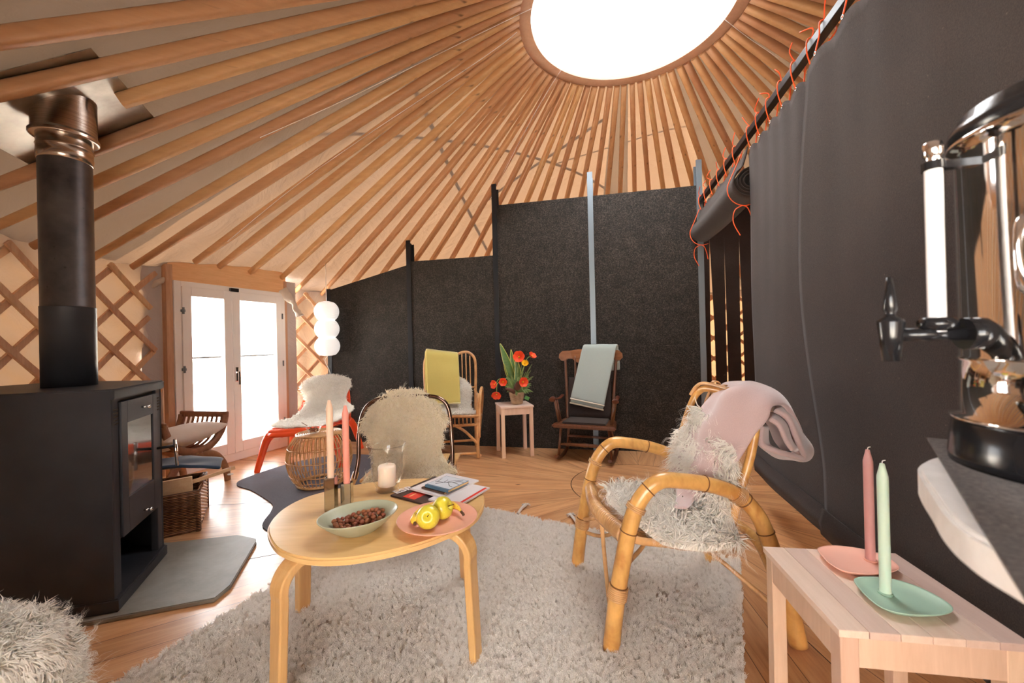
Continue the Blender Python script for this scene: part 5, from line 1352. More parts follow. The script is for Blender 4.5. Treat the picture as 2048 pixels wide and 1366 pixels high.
lathe(bm, [(0, 0.405), (0.06, 0.406), (0.11, 0.405), (0.16, 0.402), (0.16, 0.396), (0, 0.398)], 40)
for q in range(9): tube(bm, [(r_, 0, 0) for r_ in (0, 0)] and [((0.02 + 0.016 * q) * math.cos(t), (0.02 + 0.016 * q) * math.sin(t), 0.407) for t in [2 * PI * k / 36 for k in range(36)]], 0.0045, 5, closed=True)
mesh_obj('woven_top', bm, M_RAT, pf)
bm = bmesh.new(); tube(bm, [(0.168 * math.cos(t), 0.168 * math.sin(t), 0.012) for t in [2 * PI * k / 48 for k in range(48)]], 0.012, 8, closed=True); mesh_obj('bottom_ring', bm, M_RAT, pf)
for z, r in ((0.055, 0.199), (0.10, 0.219), (0.21, 0.242), (0.305, 0.228)):
    bm = bmesh.new(); tube(bm, [((r + 0.003) * math.cos(t), (r + 0.003) * math.sin(t), z + 0.003 * math.sin(12 * t)) for t in [2 * PI * k / 72 for k in range(72)]], 0.003, 6, closed=True); mesh_obj('weaving_ring', bm, M_RAT, pf)
gd = V(-1.585, 3.17, 0.421)
dd = empty('glass_dish', gd, 0, 'small glass dish of brown nibbles with a spoon on the rattan pouf', 'dish')
bm = bmesh.new(); lathe(bm, [(0, 0), (0.03, 0.0), (0.035, 0.004), (0.055, 0.045), (0.057, 0.046), (0.054, 0.045), (0.034, 0.006), (0, 0.003)], 28); mesh_obj('bowl', bm, M_GLASS, dd)
nb = empty('nibbles', gd); bm = bmesh.new(); random.seed(3)
for _ in range(46):
    a_, r = random.uniform(0, 6.28), random.uniform(0, 0.036); c_ = V(r * math.cos(a_), r * math.sin(a_), random.uniform(0.016, 0.040))
    lathe(bm, [(0, -0.007), (0.007, 0), (0, 0.007)], 6, c_)
bpy.data.objects.remove(nb)
o = mesh_obj('nibbles', bm, M_NUT, loc=gd); tag(o, 'brown nibbles filling the small glass dish', 'snack', kind='stuff')
bm = bmesh.new(); tube(bm, [V(0.0, 0, 0.03), V(-0.045, -0.01, 0.06), V(-0.085, -0.02, 0.088)], 0.003, 8); lathe(bm, [(0, -0.004), (0.012, 0), (0, 0.003)], 12, (0.005, 0, 0.03)); o = mesh_obj('spoon', bm, M_CHROME, loc=gd); tag(o, 'small steel spoon leaning in the glass dish', 'spoon')

M_ORPL = plain('orange_plastic', lin(238, 84, 38), 0.32, coat=0.2)
oc = empty('plastic_chair', (-1.97, 3.97, 0), math.radians(6), 'low orange moulded plastic chair with splayed legs by the glass door', 'chair')
def cgrid(name, rows, nu, nv, mat, par, th, sub=1):
    bm = bmesh.new(); grid(bm, refine([[V(*p) for p in r] for r in rows], nu, nv)); o = mesh_obj(name, bm, mat, par); mods(o, solid=th, offset=0.0, subsurf=sub); return o
cgrid('seat', [
  [(-0.27, -0.37, 0.30), (-0.12, -0.38, 0.33), (0.12, -0.38, 0.33), (0.27, -0.37, 0.30)],
  [(-0.28, -0.34, 0.365), (-0.12, -0.345, 0.37), (0.12, -0.345, 0.37), (0.28, -0.34, 0.365)],
  [(-0.29, -0.15, 0.36), (-0.13, -0.15, 0.335), (0.13, -0.15, 0.335), (0.29, -0.15, 0.36)],
  [(-0.29, 0.08, 0.33), (-0.13, 0.08, 0.295), (0.13, 0.08, 0.295), (0.29, 0.08, 0.33)],
  [(-0.28, 0.22, 0.36), (-0.12, 0.24, 0.33), (0.12, 0.24, 0.33), (0.28, 0.22, 0.36)],
  [(-0.25, 0.32, 0.52), (-0.11, 0.35, 0.51), (0.11, 0.35, 0.51), (0.25, 0.32, 0.52)],
  [(-0.22, 0.37, 0.68), (-0.10, 0.40, 0.69), (0.10, 0.40, 0.69), (0.22, 0.37, 0.68)],
  [(-0.17, 0.385, 0.735), (-0.08, 0.415, 0.745), (0.08, 0.415, 0.745), (0.17, 0.385, 0.735)]], 4, 4, M_ORPL, oc, 0.014)
for sx in (-1, 1):
    for yy, oy in ((-0.33, -0.39), (0.22, 0.30)):
        bm = bmesh.new()
        path = [V(sx * 0.16, yy, 0.335), V(sx * 0.25, yy, 0.325), V(sx * 0.295, yy + (oy - yy) * 0.2, 0.27), V(sx * 0.325, yy + (oy - yy) * 0.5, 0.16), V(sx * 0.36, oy, 0.0)]
        tube(bm, path, lambda t: 0.047 - 0.022 * t, 14, sm=6, flat=0.55, upd=(0, 1, 0))
        mesh_obj('leg', bm, M_ORPL, oc)
bm = bmesh.new(); tube(bm, [V(-0.26, -0.365, 0.325), V(0, -0.375, 0.335), V(0.26, -0.365, 0.325)], 0.035, 12, sm=6, flat=0.5); mesh_obj('front_apron', bm, M_ORPL, oc)
bpy.context.view_layer.update()
MO = oc.matrix_world
skin([[MO @ V(*p) for p in r] for r in [
  [(-0.20, 0.405, 0.66), (-0.08, 0.43, 0.70), (0.10, 0.43, 0.70), (0.20, 0.405, 0.66)],
  [(-0.20, 0.40, 0.755), (-0.08, 0.42, 0.785), (0.10, 0.42, 0.78), (0.23, 0.39, 0.735)],
  [(-0.26, 0.33, 0.67), (-0.10, 0.33, 0.68), (0.10, 0.33, 0.68), (0.26, 0.31, 0.66)],
  [(-0.20, 0.30, 0.54), (-0.10, 0.28, 0.53), (0.10, 0.28, 0.53), (0.22, 0.26, 0.55)],
  [(-0.24, 0.18, 0.42), (-0.10, 0.18, 0.39), (0.12, 0.18, 0.39), (0.32, 0.16, 0.47)],
  [(-0.27, 0.0, 0.385), (-0.10, 0.0, 0.36), (0.12, 0.0, 0.36), (0.33, -0.02, 0.42)],
  [(-0.30, -0.20, 0.395), (-0.12, -0.22, 0.37), (0.10, -0.22, 0.37), (0.24, -0.22, 0.385)],
  [(-0.25, -0.34, 0.385), (-0.12, -0.36, 0.375), (0.08, -0.34, 0.38), (0.18, -0.32, 0.385)]]], 4, 4, 3600, 0.035, M_FURW, 'white sheepskin covering the orange plastic chair', (0, -0.7, 0.7), child=12, seed=31, thick=0.015)

# ------------------------------------------------------------------ curved slatted stool with cushion
M_TEAK = wood('brown_teak', lin(150, 104, 76), lin(110, 72, 50), (5, 5, 5), 5, 0.45)
xs = empty('slatted_stool', (-2.45, 3.35, 0), 0, 'curved slatted wooden stool with cushion in front of the glass door', 'stool')
inv = Matrix.Translation(-xs.location)
ra, rb = P(366, 829, 3.44), P(449, 827, 3.36)
rd_ = (rb - ra).normalized(); fd = V(rd_.y, -rd_.x, 0).normalized() * 1.0
if fd.y > 0: fd = -fd
RL = (rb - ra).length
def XS(s, f, z): p = ra + rd_ * s + fd * f; return inv @ V(p.x, p.y, z)
zr = (ra.z + rb.z) / 2
bm = bmesh.new(); beam(bm, XS(-0.03, -0.005, zr), XS(RL + 0.03, -0.005, zr), 0.028, 0.05, bev=0.01); mesh_obj('top_rail', bm, M_TEAK, xs)
curve = [(0.0, 0.0), (0.015, -0.06), (0.045, -0.13), (0.10, -0.195), (0.18, -0.23), (0.28, -0.235), (0.38, -0.20), (0.45, -0.13), (0.49, -0.04), (0.50, 0.0)]
for i in range(9):
    s = RL * (i + 0.5) / 9; bm = bmesh.new()
    tube(bm, [XS(s, f, zr + z) for f, z in curve], 0.0125, 6, sm=4, flat=0.55, upd=tuple(rd_)); mesh_obj('slat', bm, M_TEAK, xs)
bm = bmesh.new(); beam(bm, XS(-0.03, 0.50, zr), XS(RL + 0.03, 0.50, zr), 0.028, 0.05, bev=0.01); mesh_obj('top_rail', bm, M_TEAK, xs)
for s in (-0.012, RL + 0.012):
    bm = bmesh.new(); tube(bm, [XS(s, f, zr + z - 0.004) for f, z in curve], 0.030, 8, sm=4, flat=0.5, upd=tuple(rd_)); mesh_obj('side_frame', bm, M_TEAK, xs)
    for sg in (0, 1):
        pts = [(0.28, -0.26), (0.20, -0.27), (0.10, -0.31), (0.03, -0.40), (0.0, -0.50), (-0.005, -zr)]
        if sg: pts = [(0.50 - f, z) for f, z in pts]
        bm = bmesh.new(); tube(bm, [XS(s, f, max(0.0, zr + z)) for f, z in pts], 0.031, 8, sm=4, flat=0.5, upd=tuple(rd_)); mesh_obj('leg', bm, M_TEAK, xs)
def pillow(name, loc, rz, tilt, L, W, H_, mat, label, cat='cushion', n=18):
    bm = bmesh.new(); rows_t, rows_b = [], []
    for i in range(n + 1):
        u = -1 + 2 * i / n; rt_, rb_ = [], []
        for j in range(n + 1):
            v = -1 + 2 * j / n
            h = (max(0, 1 - abs(u) ** 2.6) * max(0, 1 - abs(v) ** 2.6)) ** 0.55
            k = 1 - 0.07 * (1 - abs(u)) * abs(v) ** 3 - 0.07 * (1 - abs(v)) * abs(u) ** 3
            wr = 0.006 * noise.noise(V(u * 3, v * 3, 2))
            p = V(u * L / 2 * k, v * W / 2 * k, 0)
            rt_.append(p + V(0, 0, h * H_ / 2 + wr)); rb_.append(p + V(0, 0, -h * H_ / 2 + wr))
        rows_t.append(rt_); rows_b.append(rb_)
    grid(bm, rows_t); grid(bm, [r[::-1] for r in rows_b]); bmesh.ops.remove_doubles(bm, verts=bm.verts, dist=1e-5)
    o = mesh_obj(name, bm, mat, loc=loc); o.rotation_euler = (*tilt, rz); mods(o, subsurf=1); tag(o, label, cat); return o
M_LINEN = wool_mat('beige_linen', lin(212, 196, 184))
pcu = ra + rd_ * (RL / 2) + fd * 0.24
pillow('cushion', V(pcu.x + 0.03, pcu.y - 0.03, 0.42), math.atan2(rd_.y, rd_.x), (math.radians(4), math.radians(-10)), RL + 0.08, 0.52, 0.17, M_LINEN, 'off-white square cushion lying in the slatted stool')

# ------------------------------------------------------------------ log basket
def wicker_mat():
    m = NT('wicker'); tc = m.n('TexCoord'); v = m.coord((1, 1, 1)); w1 = m.n('TexWave'); w1.wave_type = 'BANDS'; w1.bands_direction = 'Z'
    m.l(v, w1.inputs[0]); w1.inputs['Scale'].default_value = 32; w1.inputs['Distortion'].default_value = 1.5; w1.inputs['Detail'].default_value = 1
    ck = m.n('TexWave'); ck.bands_direction = 'X'; m.l(v, ck.inputs[0]); ck.inputs['Scale'].default_value = 9
    f = m.math('MULTIPLY', w1.outputs['Fac'], m.math('MULTIPLY_ADD', ck.outputs['Fac'], 0.5, 0.5))
    c = m.ramp(f, [(0.1, lin(74, 46, 30)), (0.5, lin(146, 96, 60)), (0.9, lin(188, 134, 86))])
    m.pbr(c, 0.5, normal=m.bump(f, 0.9, 0.012)); return m.m
M_WICK2 = wicker_mat()
fx, sxd = V(0.83, 0.56, 0).normalized(), V(-0.53, 0.85, 0).normalized()
A0 = V(-1.935, 2.44, 0)      # near right corner
bk = empty('log_basket', A0, 0, 'brown wicker basket with kindling beside the stove', 'basket')
inv = Matrix.Translation(-A0); LF, LS, BH = 0.46, 0.42, 0.225
cs = [A0, A0 - fx * LF, A0 - fx * LF + sxd * LS, A0 + sxd * LS]
for i in range(4):
    a_, b_ = cs[i], cs[(i + 1) % 4]; bm = bmesh.new()
    n_ = 14
    for q in range(1, 22):   # horizontal weave strands
        z = BH * q / 22; 
        pts = [inv @ (a_.lerp(b_, t / n_) + V(0, 0, z) + (V(*((b_ - a_).normalized().cross(V(0, 0, 1)))) * 0.004 * (1 if (t + q) % 2 else -1))) for t in range(n_ + 1)]
        tube(bm, pts, 0.0062, 5, sm=2)
    mesh_obj('woven_side', bm, M_RAT if i == 3 else M_WICK2, bk)
    bm = bmesh.new(); tube(bm, [inv @ (a_ + V(0, 0, 0.0)), inv @ (a_ + V(0, 0, BH))], 0.014, 8); mesh_obj('corner_stake', bm, M_WICK2, bk)
bm = bmesh.new()
for dz, off_ in ((0.0, 0.0), (0.014, 0.006), (0.004, -0.008)):
    tube(bm, [inv @ (c + V(0, 0, BH + dz) + (c - (cs[0] + cs[2]) / 2) * off_) for c in cs], 0.0105, 7, closed=True)
mesh_obj('braided_rim', bm, M_WICK2, bk)
bm = bmesh.new(); tube(bm, [inv @ (c + V(0, 0, 0.015)) for c in cs], 0.013, 8, closed=True); prism(bm, [((inv @ c).x, (inv @ c).y) for c in cs], 0.006, 0.012); mesh_obj('base', bm, M_WICK2, bk)
bm = bmesh.new(); hm = (cs[0] + cs[3]) / 2
tube(bm, [inv @ (hm - sxd * 0.07 + V(0, 0, BH)), inv @ (hm - sxd * 0.055 + V(0, 0, BH + 0.045)), inv @ (hm + sxd * 0.055 + V(0, 0, BH + 0.045)), inv @ (hm + sxd * 0.07 + V(0, 0, BH))], 0.013, 8, sm=5); mesh_obj('basket_handle', bm, M_WICK2, bk)
M_SAWN = wood('sawn_spruce', lin(222, 190, 146), lin(200, 160, 112), (0.9, 9, 9), 4, 0.65)
def plank(p, q, w_, t_, label, up=(0, 0, 1)):
    bm = bmesh.new(); beam(bm, p, q, t_, w_, up, 0.002); return tag(mesh_obj('firewood', bm, M_SAWN), label, 'firewood', 'pieces of kindling in the basket')
f0 = A0 + V(0, 0, BH)
plank(A0 - fx * 0.03 + sxd * 0.045 + V(0, 0, 0.268), A0 - fx * 0.44 + sxd * 0.045 + V(0, 0, 0.255), 0.115, 0.022, 'wide pale sawn board standing at the front of the basket')
plank(A0 - fx * 0.12 + sxd * 0.08 + V(0, 0, 0.262), A0 + fx * 0.18 + sxd * 0.13 + V(0, 0, 0.318), 0.022, 0.018, 'thin pale stick poking out over the basket edge')
plank(A0 - fx * 0.08 + sxd * 0.16 + V(0, 0, 0.24), A0 - fx * 0.42 + sxd * 0.17 + V(0, 0, 0.23), 0.06, 0.05, 'split log lying inside the basket behind the board')
e = A0 + fx * 0.155 + sxd * 0.126 + V(0, 0, 0.314)
bm = bmesh.new(); ring_at(bm, e, fx, 0.016, 0.0015); tube(bm, [e + V(0, 0, -0.014), e + V(0.002, 0, -0.032)], 0.0012, 6); lathe(bm, [(0, 0.0025), (0.017, 0.0025), (0.017, -0.0025), (0, -0.0025)], 20, e + V(0, 0, -0.036))
tag(mesh_obj('string_tag', bm, M_TASS), 'round wooden tag tied with string to the stick end', 'tag')
M_NAVY = wool_mat('navy_cloth', lin(44, 62, 84))
rows = []
for i in range(6):
    t = i / 5
    rows.append([A0 - fx * (0.46 - 0.56 * t) + sxd * (0.19 + 0.07 * j) + V(0, 0, BH + 0.10 + 0.03 * math.sin(PI * t) + 0.016 * math.sin(j * 1.7 + i) + 0.05 * t * (1 - t)) for j in range(4)])
o = cloth('folded_cloth', rows, 4, 4, M_NAVY, None, 0.022, 0.008, 3, 1); tag(o, 'navy blue folded cloth lying on top of the log basket', 'cloth')

# ------------------------------------------------------------------ paper pendant lamp
M_PAPL = NT('lamp_paper'); _m = M_PAPL; v = _m.coord(); w1 = _m.n('TexWave'); w1.bands_direction = 'Z'; _m.l(v, w1.inputs[0]); w1.inputs['Scale'].default_value = 28
_m.pbr((0.90, 0.90, 0.90), 0.8, normal=_m.bump(w1.outputs['Fac'], 0.4, 0.004), emit=(1.0, 0.97, 0.93), estr=0.38); M_PAPL = _m.m
lp = V(-2.115, 4.58, 0)
pnd = empty('pendant_lamp', lp + V(0, 0, 2.06), 0, 'white three-lobed paper lantern hanging by the glass door', 'pendant lamp')
lobes = [(1.505, 0.133, 0.128), (1.305, 0.133, 0.128), (1.108, 0.135, 0.128)]
bm = bmesh.new(); prf = []
for i, (zc, rr, hh) in enumerate(lobes):
    for k in range(11):
        t = -PI / 2 + PI * k / 10; t = PI / 2 - PI * (0.21 + 0.58 * k / 10)
        prf.append((rr * math.cos(t), zc - 2.06 + hh * math.sin(t)))
prf = [(0.03, 1.505 + 0.117 - 2.06)] + prf + [(0.045, 1.0 - 2.06)]
lathe(bm, prf, 40); mesh_obj('lamp_shade', bm, M_PAPL, pnd)
bm = bmesh.new(); tube(bm, [(0, 0, 0.02), (0, 0, -0.44)], 0.004, 8); tube(bm, [(0, 0, 0.0), (0.03, 0.03, 0.03)], 0.004, 6); mesh_obj('cord', bm, M_WHITE, pnd)
bm = bmesh.new(); tube(bm, [lp + V(0, 0, 0.995) - pnd.location, P(650, 722, 4.5) - pnd.location, P(659, 742, 4.5) - pnd.location, P(662, 770, 4.5) - pnd.location, V(-2.1, 4.5, 0.3) - pnd.location, V(-2.1, 4.5, 0.01) - pnd.location], 0.0035, 8, sm=5); mesh_obj('power_cord', bm, M_WHITE, pnd)
bm = bmesh.new(); tube(bm, [P(648, 703, 4.55) - pnd.location, P(637, 660, 4.62) - pnd.location, P(632, 630, 4.66) - pnd.location, P(621, 602, 4.74) - pnd.location, P(612, 598, 4.78) - pnd.location], 0.003, 6, sm=5); mesh_obj('power_cord', bm, M_WHITE, pnd)

# ------------------------------------------------------------------ rattan rocking chair with yellow blanket
M_CANE = bamboo_mat('light_cane', lin(206, 156, 104), lin(172, 118, 70))
ro = empty('rattan_rocking_chair', (-0.62, 3.95, 0), math.radians(8), 'light rattan rocking chair with yellow blanket by the cork wall', 'rocking chair')
ro.scale = (1, 0.8, 1)
bpy.context.view_layer.update(); MR = ro.matrix_world.copy(); inv = Matrix()
def rp(name, pts, r, sm=6, closed=False, mat=None, seg=10, par=None):
    bm = bmesh.new(); tube(bm, pts, r, seg, sm=sm, closed=closed); return mesh_obj(name, bm, mat or M_CANE, par or ro)
W2 = 0.25
for sx in (-1, 1):
    X = sx * W2
    rp('rocker_loop', [(X * 1.08, -0.20, 0.03), (X * 1.08, 0.05, 0.012), (X * 1.08, 0.25, 0.03), (X * 1.15, 0.33, 0.14), (X * 1.28, 0.28, 0.42), (X * 1.30, 0.16, 0.60), (X * 1.24, 0.02, 0.655), (X * 1.16, -0.10, 0.60), (X * 1.10, -0.17, 0.42), (X * 1.06, -0.21, 0.20)], 0.014, closed=False)
    rp('leg', [(X, -0.22, 0.01), (X, -0.20, 0.20), (X, -0.18, 0.40)], 0.017, 4); rp('leg', [(X, 0.20, 0.03), (X, 0.20, 0.40)], 0.015, 0)
    rp('armrest', [(X, -0.18, 0.40), (X * 1.05, -0.20, 0.56), (X * 1.08, -0.12, 0.60), (X * 1.08, 0.10, 0.58), (X, 0.24, 0.62)], 0.013)
    rp('brace', [(X, -0.21, 0.14), (X * 0.55, -0.20, 0.26), (X * 0.15, -0.19, 0.325)], 0.013, 4)
rp('front_rail', [(-W2, -0.20, 0.325), (W2, -0.20, 0.325)], 0.014, 0); rp('front_rail', [(-W2, -0.21, 0.055), (W2, -0.21, 0.055)], 0.013, 0); rp('rear_rail', [(-W2, 0.2, 0.10), (W2, 0.2, 0.10)], 0.012, 0)
rp('seat_rim', [(-W2, -0.20, 0.405), (0, -0.23, 0.415), (W2, -0.20, 0.405), (W2, 0.22, 0.37), (-W2, 0.22, 0.37)], 0.014, 4, True)
bm = bmesh.new()
for k in range(13):
    x = -W2 + 2 * W2 * (k + 0.5) / 13; tube(bm, [(x, -0.205, 0.325), (x * 0.98, -0.215, 0.408)], 0.006, 6)
    tube(bm, [(x, -0.21, 0.405), (x, 0.0, 0.375), (x, 0.22, 0.37)], 0.008, 6, sm=3)
mesh_obj('woven_seat', bm, M_CANE, ro)
top = [(-W2, 0.22, 0.37), (-W2 - 0.01, 0.30, 0.62), (-W2 - 0.015, 0.36, 0.90), (-W2 + 0.03, 0.385, 0.99), (-W2 + 0.11, 0.39, 1.01), (0, 0.39, 0.965), (W2 - 0.11, 0.39, 1.01), (W2 - 0.03, 0.385, 0.99), (W2 + 0.015, 0.36, 0.90), (W2 + 0.01, 0.30, 0.62), (W2, 0.22, 0.37)]
rp('back_frame', top, 0.0145); rp('back_rail', [(-W2 + 0.0, 0.30, 0.64), (W2 - 0.0, 0.30, 0.64)], 0.010, 0)
for k in range(11):
    x = -W2 + 2 * W2 * (k + 1) / 12; zt_ = 1.0 - 0.035 * math.exp(-(x / 0.09) ** 2) - 0.06 * max(0, abs(x) - 0.17) / 0.08
    rp('back_spindle', [(x, 0.23, 0.38), (x, 0.305, 0.64), (x, 0.385, zt_)], 0.006, 3, seg=6)
M_YEL = wool_mat('yellow_wool', lin(210, 194, 112)); M_YEDGE = wool_mat('pale_hem', lin(230, 222, 170))
yb = empty('yellow_blanket', MR @ V(-0.08, 0.36, 0.95), 0, 'yellow wool blanket folded over the rattan rocking chair back', 'blanket')
def YP(x, y, z): return MR @ V(x, y, z)
rows = []
for f_, z_, y_ in ((0, 0.50, 0.215), (1, 0.62, 0.25), (2, 0.78, 0.29), (3, 0.92, 0.335), (4, 1.02, 0.362), (5, 1.045, 0.39), (6, 1.02, 0.415), (7, 0.90, 0.425), (8, 0.80, 0.43)):
    sh = -0.010 * f_ if f_ < 6 else -0.04 - 0.02 * (f_ - 5)
    rows.append([YP(-0.235 + 0.335 * j / 4 + sh * (0.3), y_ - 0.075 * (f_ < 5), z_ - 0.012 * j * (f_ > 2) ) for j in range(5)])
cloth('folded_wool', rows, 4, 4, M_YEL, yb, 0.028, 0.003, 3, 1)
rows = [[YP(-0.262 + 0.03 * j, y_ - 0.003, z_) for j in range(2)] for z_, y_ in ((0.55, 0.24), (0.75, 0.29), (0.95, 0.35), (1.03, 0.40), (0.95, 0.44), (0.78, 0.45))]
cloth('folded_layer', rows, 3, 4, M_YEL, yb, 0.02, 0.004, 5, 1)
rows = [[YP(-0.235 + 0.335 * j / 4, 0.133, 0.492 + dz) for j in range(5)] for dz in (0, 0.014)]
cloth('hem', rows, 2, 2, M_YEDGE, yb, 0.022, 0.0, 0, 0)
skin([[MR @ V(*p) for p in r] for r in [
  [(-0.10, 0.30, 0.74), (0.08, 0.30, 0.76), (0.17, 0.30, 0.70)], [(-0.18, 0.25, 0.62), (0.05, 0.25, 0.63), (0.22, 0.25, 0.60)], [(-0.20, 0.20, 0.48), (0.03, 0.19, 0.47), (0.20, 0.20, 0.48)],
  [(-0.22, 0.05, 0.42), (0.0, 0.05, 0.41), (0.22, 0.05, 0.42)], [(-0.23, -0.15, 0.43), (0.0, -0.17, 0.43), (0.24, -0.14, 0.43)], [(-0.20, -0.22, 0.43), (0.0, -0.23, 0.43), (0.20, -0.21, 0.43)]]],
  4, 4, 2200, 0.035, M_FURW, 'white sheepskin on the rattan rocking chair with the yellow blanket', (0, -0.7, 0.7), child=12, seed=41)

# ------------------------------------------------------------------ wooden rocking chair with grey-green blanket
M_WAL = wood('dark_walnut', lin(112, 66, 42), lin(70, 38, 24), (6, 6, 1.2), 6, 0.35, coat=0.3)
wr = empty('wooden_rocking_chair', (0.676, 3.73, 0), math.radians(-22), 'dark wooden spindle rocking chair with grey-green blanket', 'rocking chair')
wr.scale = (1, 0.66, 1)
bpy.context.view_layer.update(); MRW = wr.matrix_world.copy()
def wp(name, pts, r, sm=4, seg=12, flat=1.0, upd=None, par=None):
    bm = bmesh.new(); tube(bm, pts, r, seg, sm=sm, flat=flat, upd=upd); return mesh_obj(name, bm, M_WAL, par or wr)
turned = lambda t: 0.012 + 0.010 * math.sin(PI * min(1, t * 1.1)) ** 0.8 + 0.0028 * math.sin(t * 60) * (0.3 < t < 0.75)
for sx in (-1, 1):
    X = sx * 0.235
    wp('leg', [(X * 1.02, -0.19, 0.045), (X * 0.93, -0.15, 0.305)], turned, 12, 14); wp('leg', [(X * 0.98, 0.27, 0.055), (X * 0.85, 0.20, 0.30)], turned, 12, 14)
    rk = [(X * 1.02, -0.33, 0.062), (X * 1.02, -0.20, 0.028), (X * 1.02, 0.0, 0.013), (X * 1.02, 0.22, 0.026), (X * 1.02, 0.42, 0.07), (X * 1.02, 0.55, 0.12)]
    wp('rocker', rk, 0.019, 5, 10, 0.65, (0, 0, 1))
    wp('armrest', [(X * 1.14, 0.26, 0.565), (X * 1.16, 0.08, 0.55), (X * 1.2, -0.08, 0.56), (X * 1.22, -0.17, 0.575), (X * 1.22, -0.215, 0.56)], lambda t: 0.018 + 0.014 * t ** 3, 6, 12, 0.6, (0, 0, 1))
    for dy in (-0.12, -0.03): wp('arm_spindle', [(X * 1.03, dy, 0.345), (X * 1.17, dy - 0.01, 0.55)], turned, 12, 12)
wp('stretcher', [(-0.225, -0.17, 0.15), (0, -0.17, 0.155), (0.225, -0.17, 0.15)], lambda t: 0.009 + 0.008 * math.sin(PI * t) + 0.006 * math.exp(-((t - .5) / .04) ** 2), 14); wp('stretcher', [(-0.22, 0.23, 0.17), (0.22, 0.23, 0.17)], 0.011, 0)
bm = bmesh.new(); prism(bm, [(-0.29, -0.235), (0.29, -0.235), (0.285, -0.16), (0.25, 0.25), (-0.25, 0.25), (-0.285, -0.16)], 0.305, 0.345, None, 0.012, 3); mesh_obj('seat', bm, M_WAL, wr)
for k in range(6):
    x = -0.225 + 0.45 * k / 5; edge = k in (0, 5)
    wp('back_spindle', [(x * 0.96, 0.215, 0.34), (x * 1.04, 0.31, 0.66), (x * 1.12, 0.375, 0.95)], (lambda t: 0.016 - 0.004 * t) if edge else (lambda t: 0.0065 + 0.005 * math.sin(PI * t)), 6, 10)
cr = [(-0.315, 0.945), (-0.31, 0.985), (-0.28, 1.015), (-0.20, 1.018), (-0.12, 1.03), (0.12, 1.03), (0.20, 1.018), (0.28, 1.015), (0.31, 0.985), (0.315, 0.945), (0.29, 0.918), (0.25, 0.913), (0.22, 0.935), (0.18, 0.935), (0.14, 0.90), (0.10, 0.89), (-0.10, 0.89), (-0.14, 0.90), (-0.18, 0.935), (-0.22, 0.935), (-0.25, 0.913), (-0.29, 0.918)]
bm = bmesh.new(); prism(bm, cr, -0.013, 0.013, basis((0, 0.375, 0), (1, 0, 0), (0, 0.16, 0.987), (0, -0.987, 0.16)) , 0.006, 2)
for v in bm.verts: v.co.y += -0.155 - 0.03 * (abs(v.co.x) / 0.3) ** 2 + 0.02
mesh_obj('crest_rail', bm, wood('crest_wood', lin(150, 96, 62), lin(108, 62, 38), (1.2, 6, 6), 5, 0.3, coat=0.3), wr)
bm = bmesh.new(); prism(bm, [(-0.20, -0.20), (0.20, -0.20), (0.19, 0.21), (-0.19, 0.21)], 0.345, 0.362, None, 0.006)
fp = mesh_obj('felt_seat_pad', bm, M_FELT); fp.matrix_world = MRW; tag(fp, 'dark felt pad on the seat of the wooden rocking chair', 'seat pad')
rows = [[V(-0.20, 0.19, 0.365), V(0.20, 0.19, 0.365)], [V(-0.205, 0.235, 0.50), V(0.205, 0.235, 0.50)], [V(-0.205, 0.272, 0.64), V(0.205, 0.272, 0.64)], [V(-0.20, 0.295, 0.74), V(0.20, 0.295, 0.74)]]
bm = bmesh.new(); grid(bm, refine(rows, 6, 3)); fp = mesh_obj('felt_back_pad', bm, M_FELT); fp.matrix_world = MRW; mods(fp, solid=0.014); tag(fp, 'dark felt pad leaning on the back of the wooden rocking chair', 'back pad')
M_GRN = wool_mat('grey_green_wool', lin(160, 172, 168)); M_GEDGE = wool_mat('cream_fringe', lin(228, 220, 200))
gb = empty('grey_green_blanket', MRW @ V(0.05, 0.35, 1.0), 0, 'grey-green wool blanket hung over the wooden rocking chair', 'blanket')
def GP(x, y, z): return MRW @ V(x, y, z)
rows = []
for s, z_, y_ in ((0.0, 0.545, 0.20), (0.2, 0.66, 0.235), (0.45, 0.80, 0.275), (0.7, 0.93, 0.305), (0.88, 1.03, 0.325), (0.96, 1.055, 0.36), (1.0, 1.03, 0.405), (0.98, 0.88, 0.425)):
    sk_ = -0.175 + 0.125 * s
    rows.append([GP(sk_ + 0.325 * j / 4 + (0.0 if j else 0), y_ - 0.022, z_ - (0.085 * (1 - s)) * j / 4 * 0.7) for j in range(5)])
cloth('blanket_front', rows, 4, 4, M_GRN, gb, 0.018, 0.003, 5, 1)
rows = []
for s, z_, y_ in ((0.0, 0.50, 0.215), (0.3, 0.68, 0.255), (0.6, 0.86, 0.30), (0.9, 1.0, 0.34)):
    sk_ = -0.185 + 0.125 * s
    rows.append([GP(sk_ + 0.320 * j / 4, y_ - 0.012, z_ - (0.085 * (1 - s)) * j / 4 * 0.7) for j in range(5)])
cloth('blanket_under_layer', rows, 4, 3, M_GRN, gb, 0.014, 0.003, 6, 1)
rows = [[GP(0.17 + 0.11 * j / 2, 0.42 + 0.01 * j, z_ + 0.004 * j) for j in range(3)] for z_ in (1.0, 0.9, 0.80)]
cloth('blanket_rear', rows, 3, 3, M_GRN, gb, 0.016, 0.002, 6, 1)
for x0_, z0_, y0_, nm in ((-0.176, 0.537, 0.176, 0), (-0.186, 0.492, 0.20, 1)):
    rows = [[GP(x0_ + 0.325 * j / 4, y0_, z0_ + dz - 0.0595 * j / 4) for j in range(5)] for dz in (0, 0.012)]
    cloth('cream_edge', rows, 2, 2, M_GEDGE, gb, 0.014, 0.0, 0, 0)

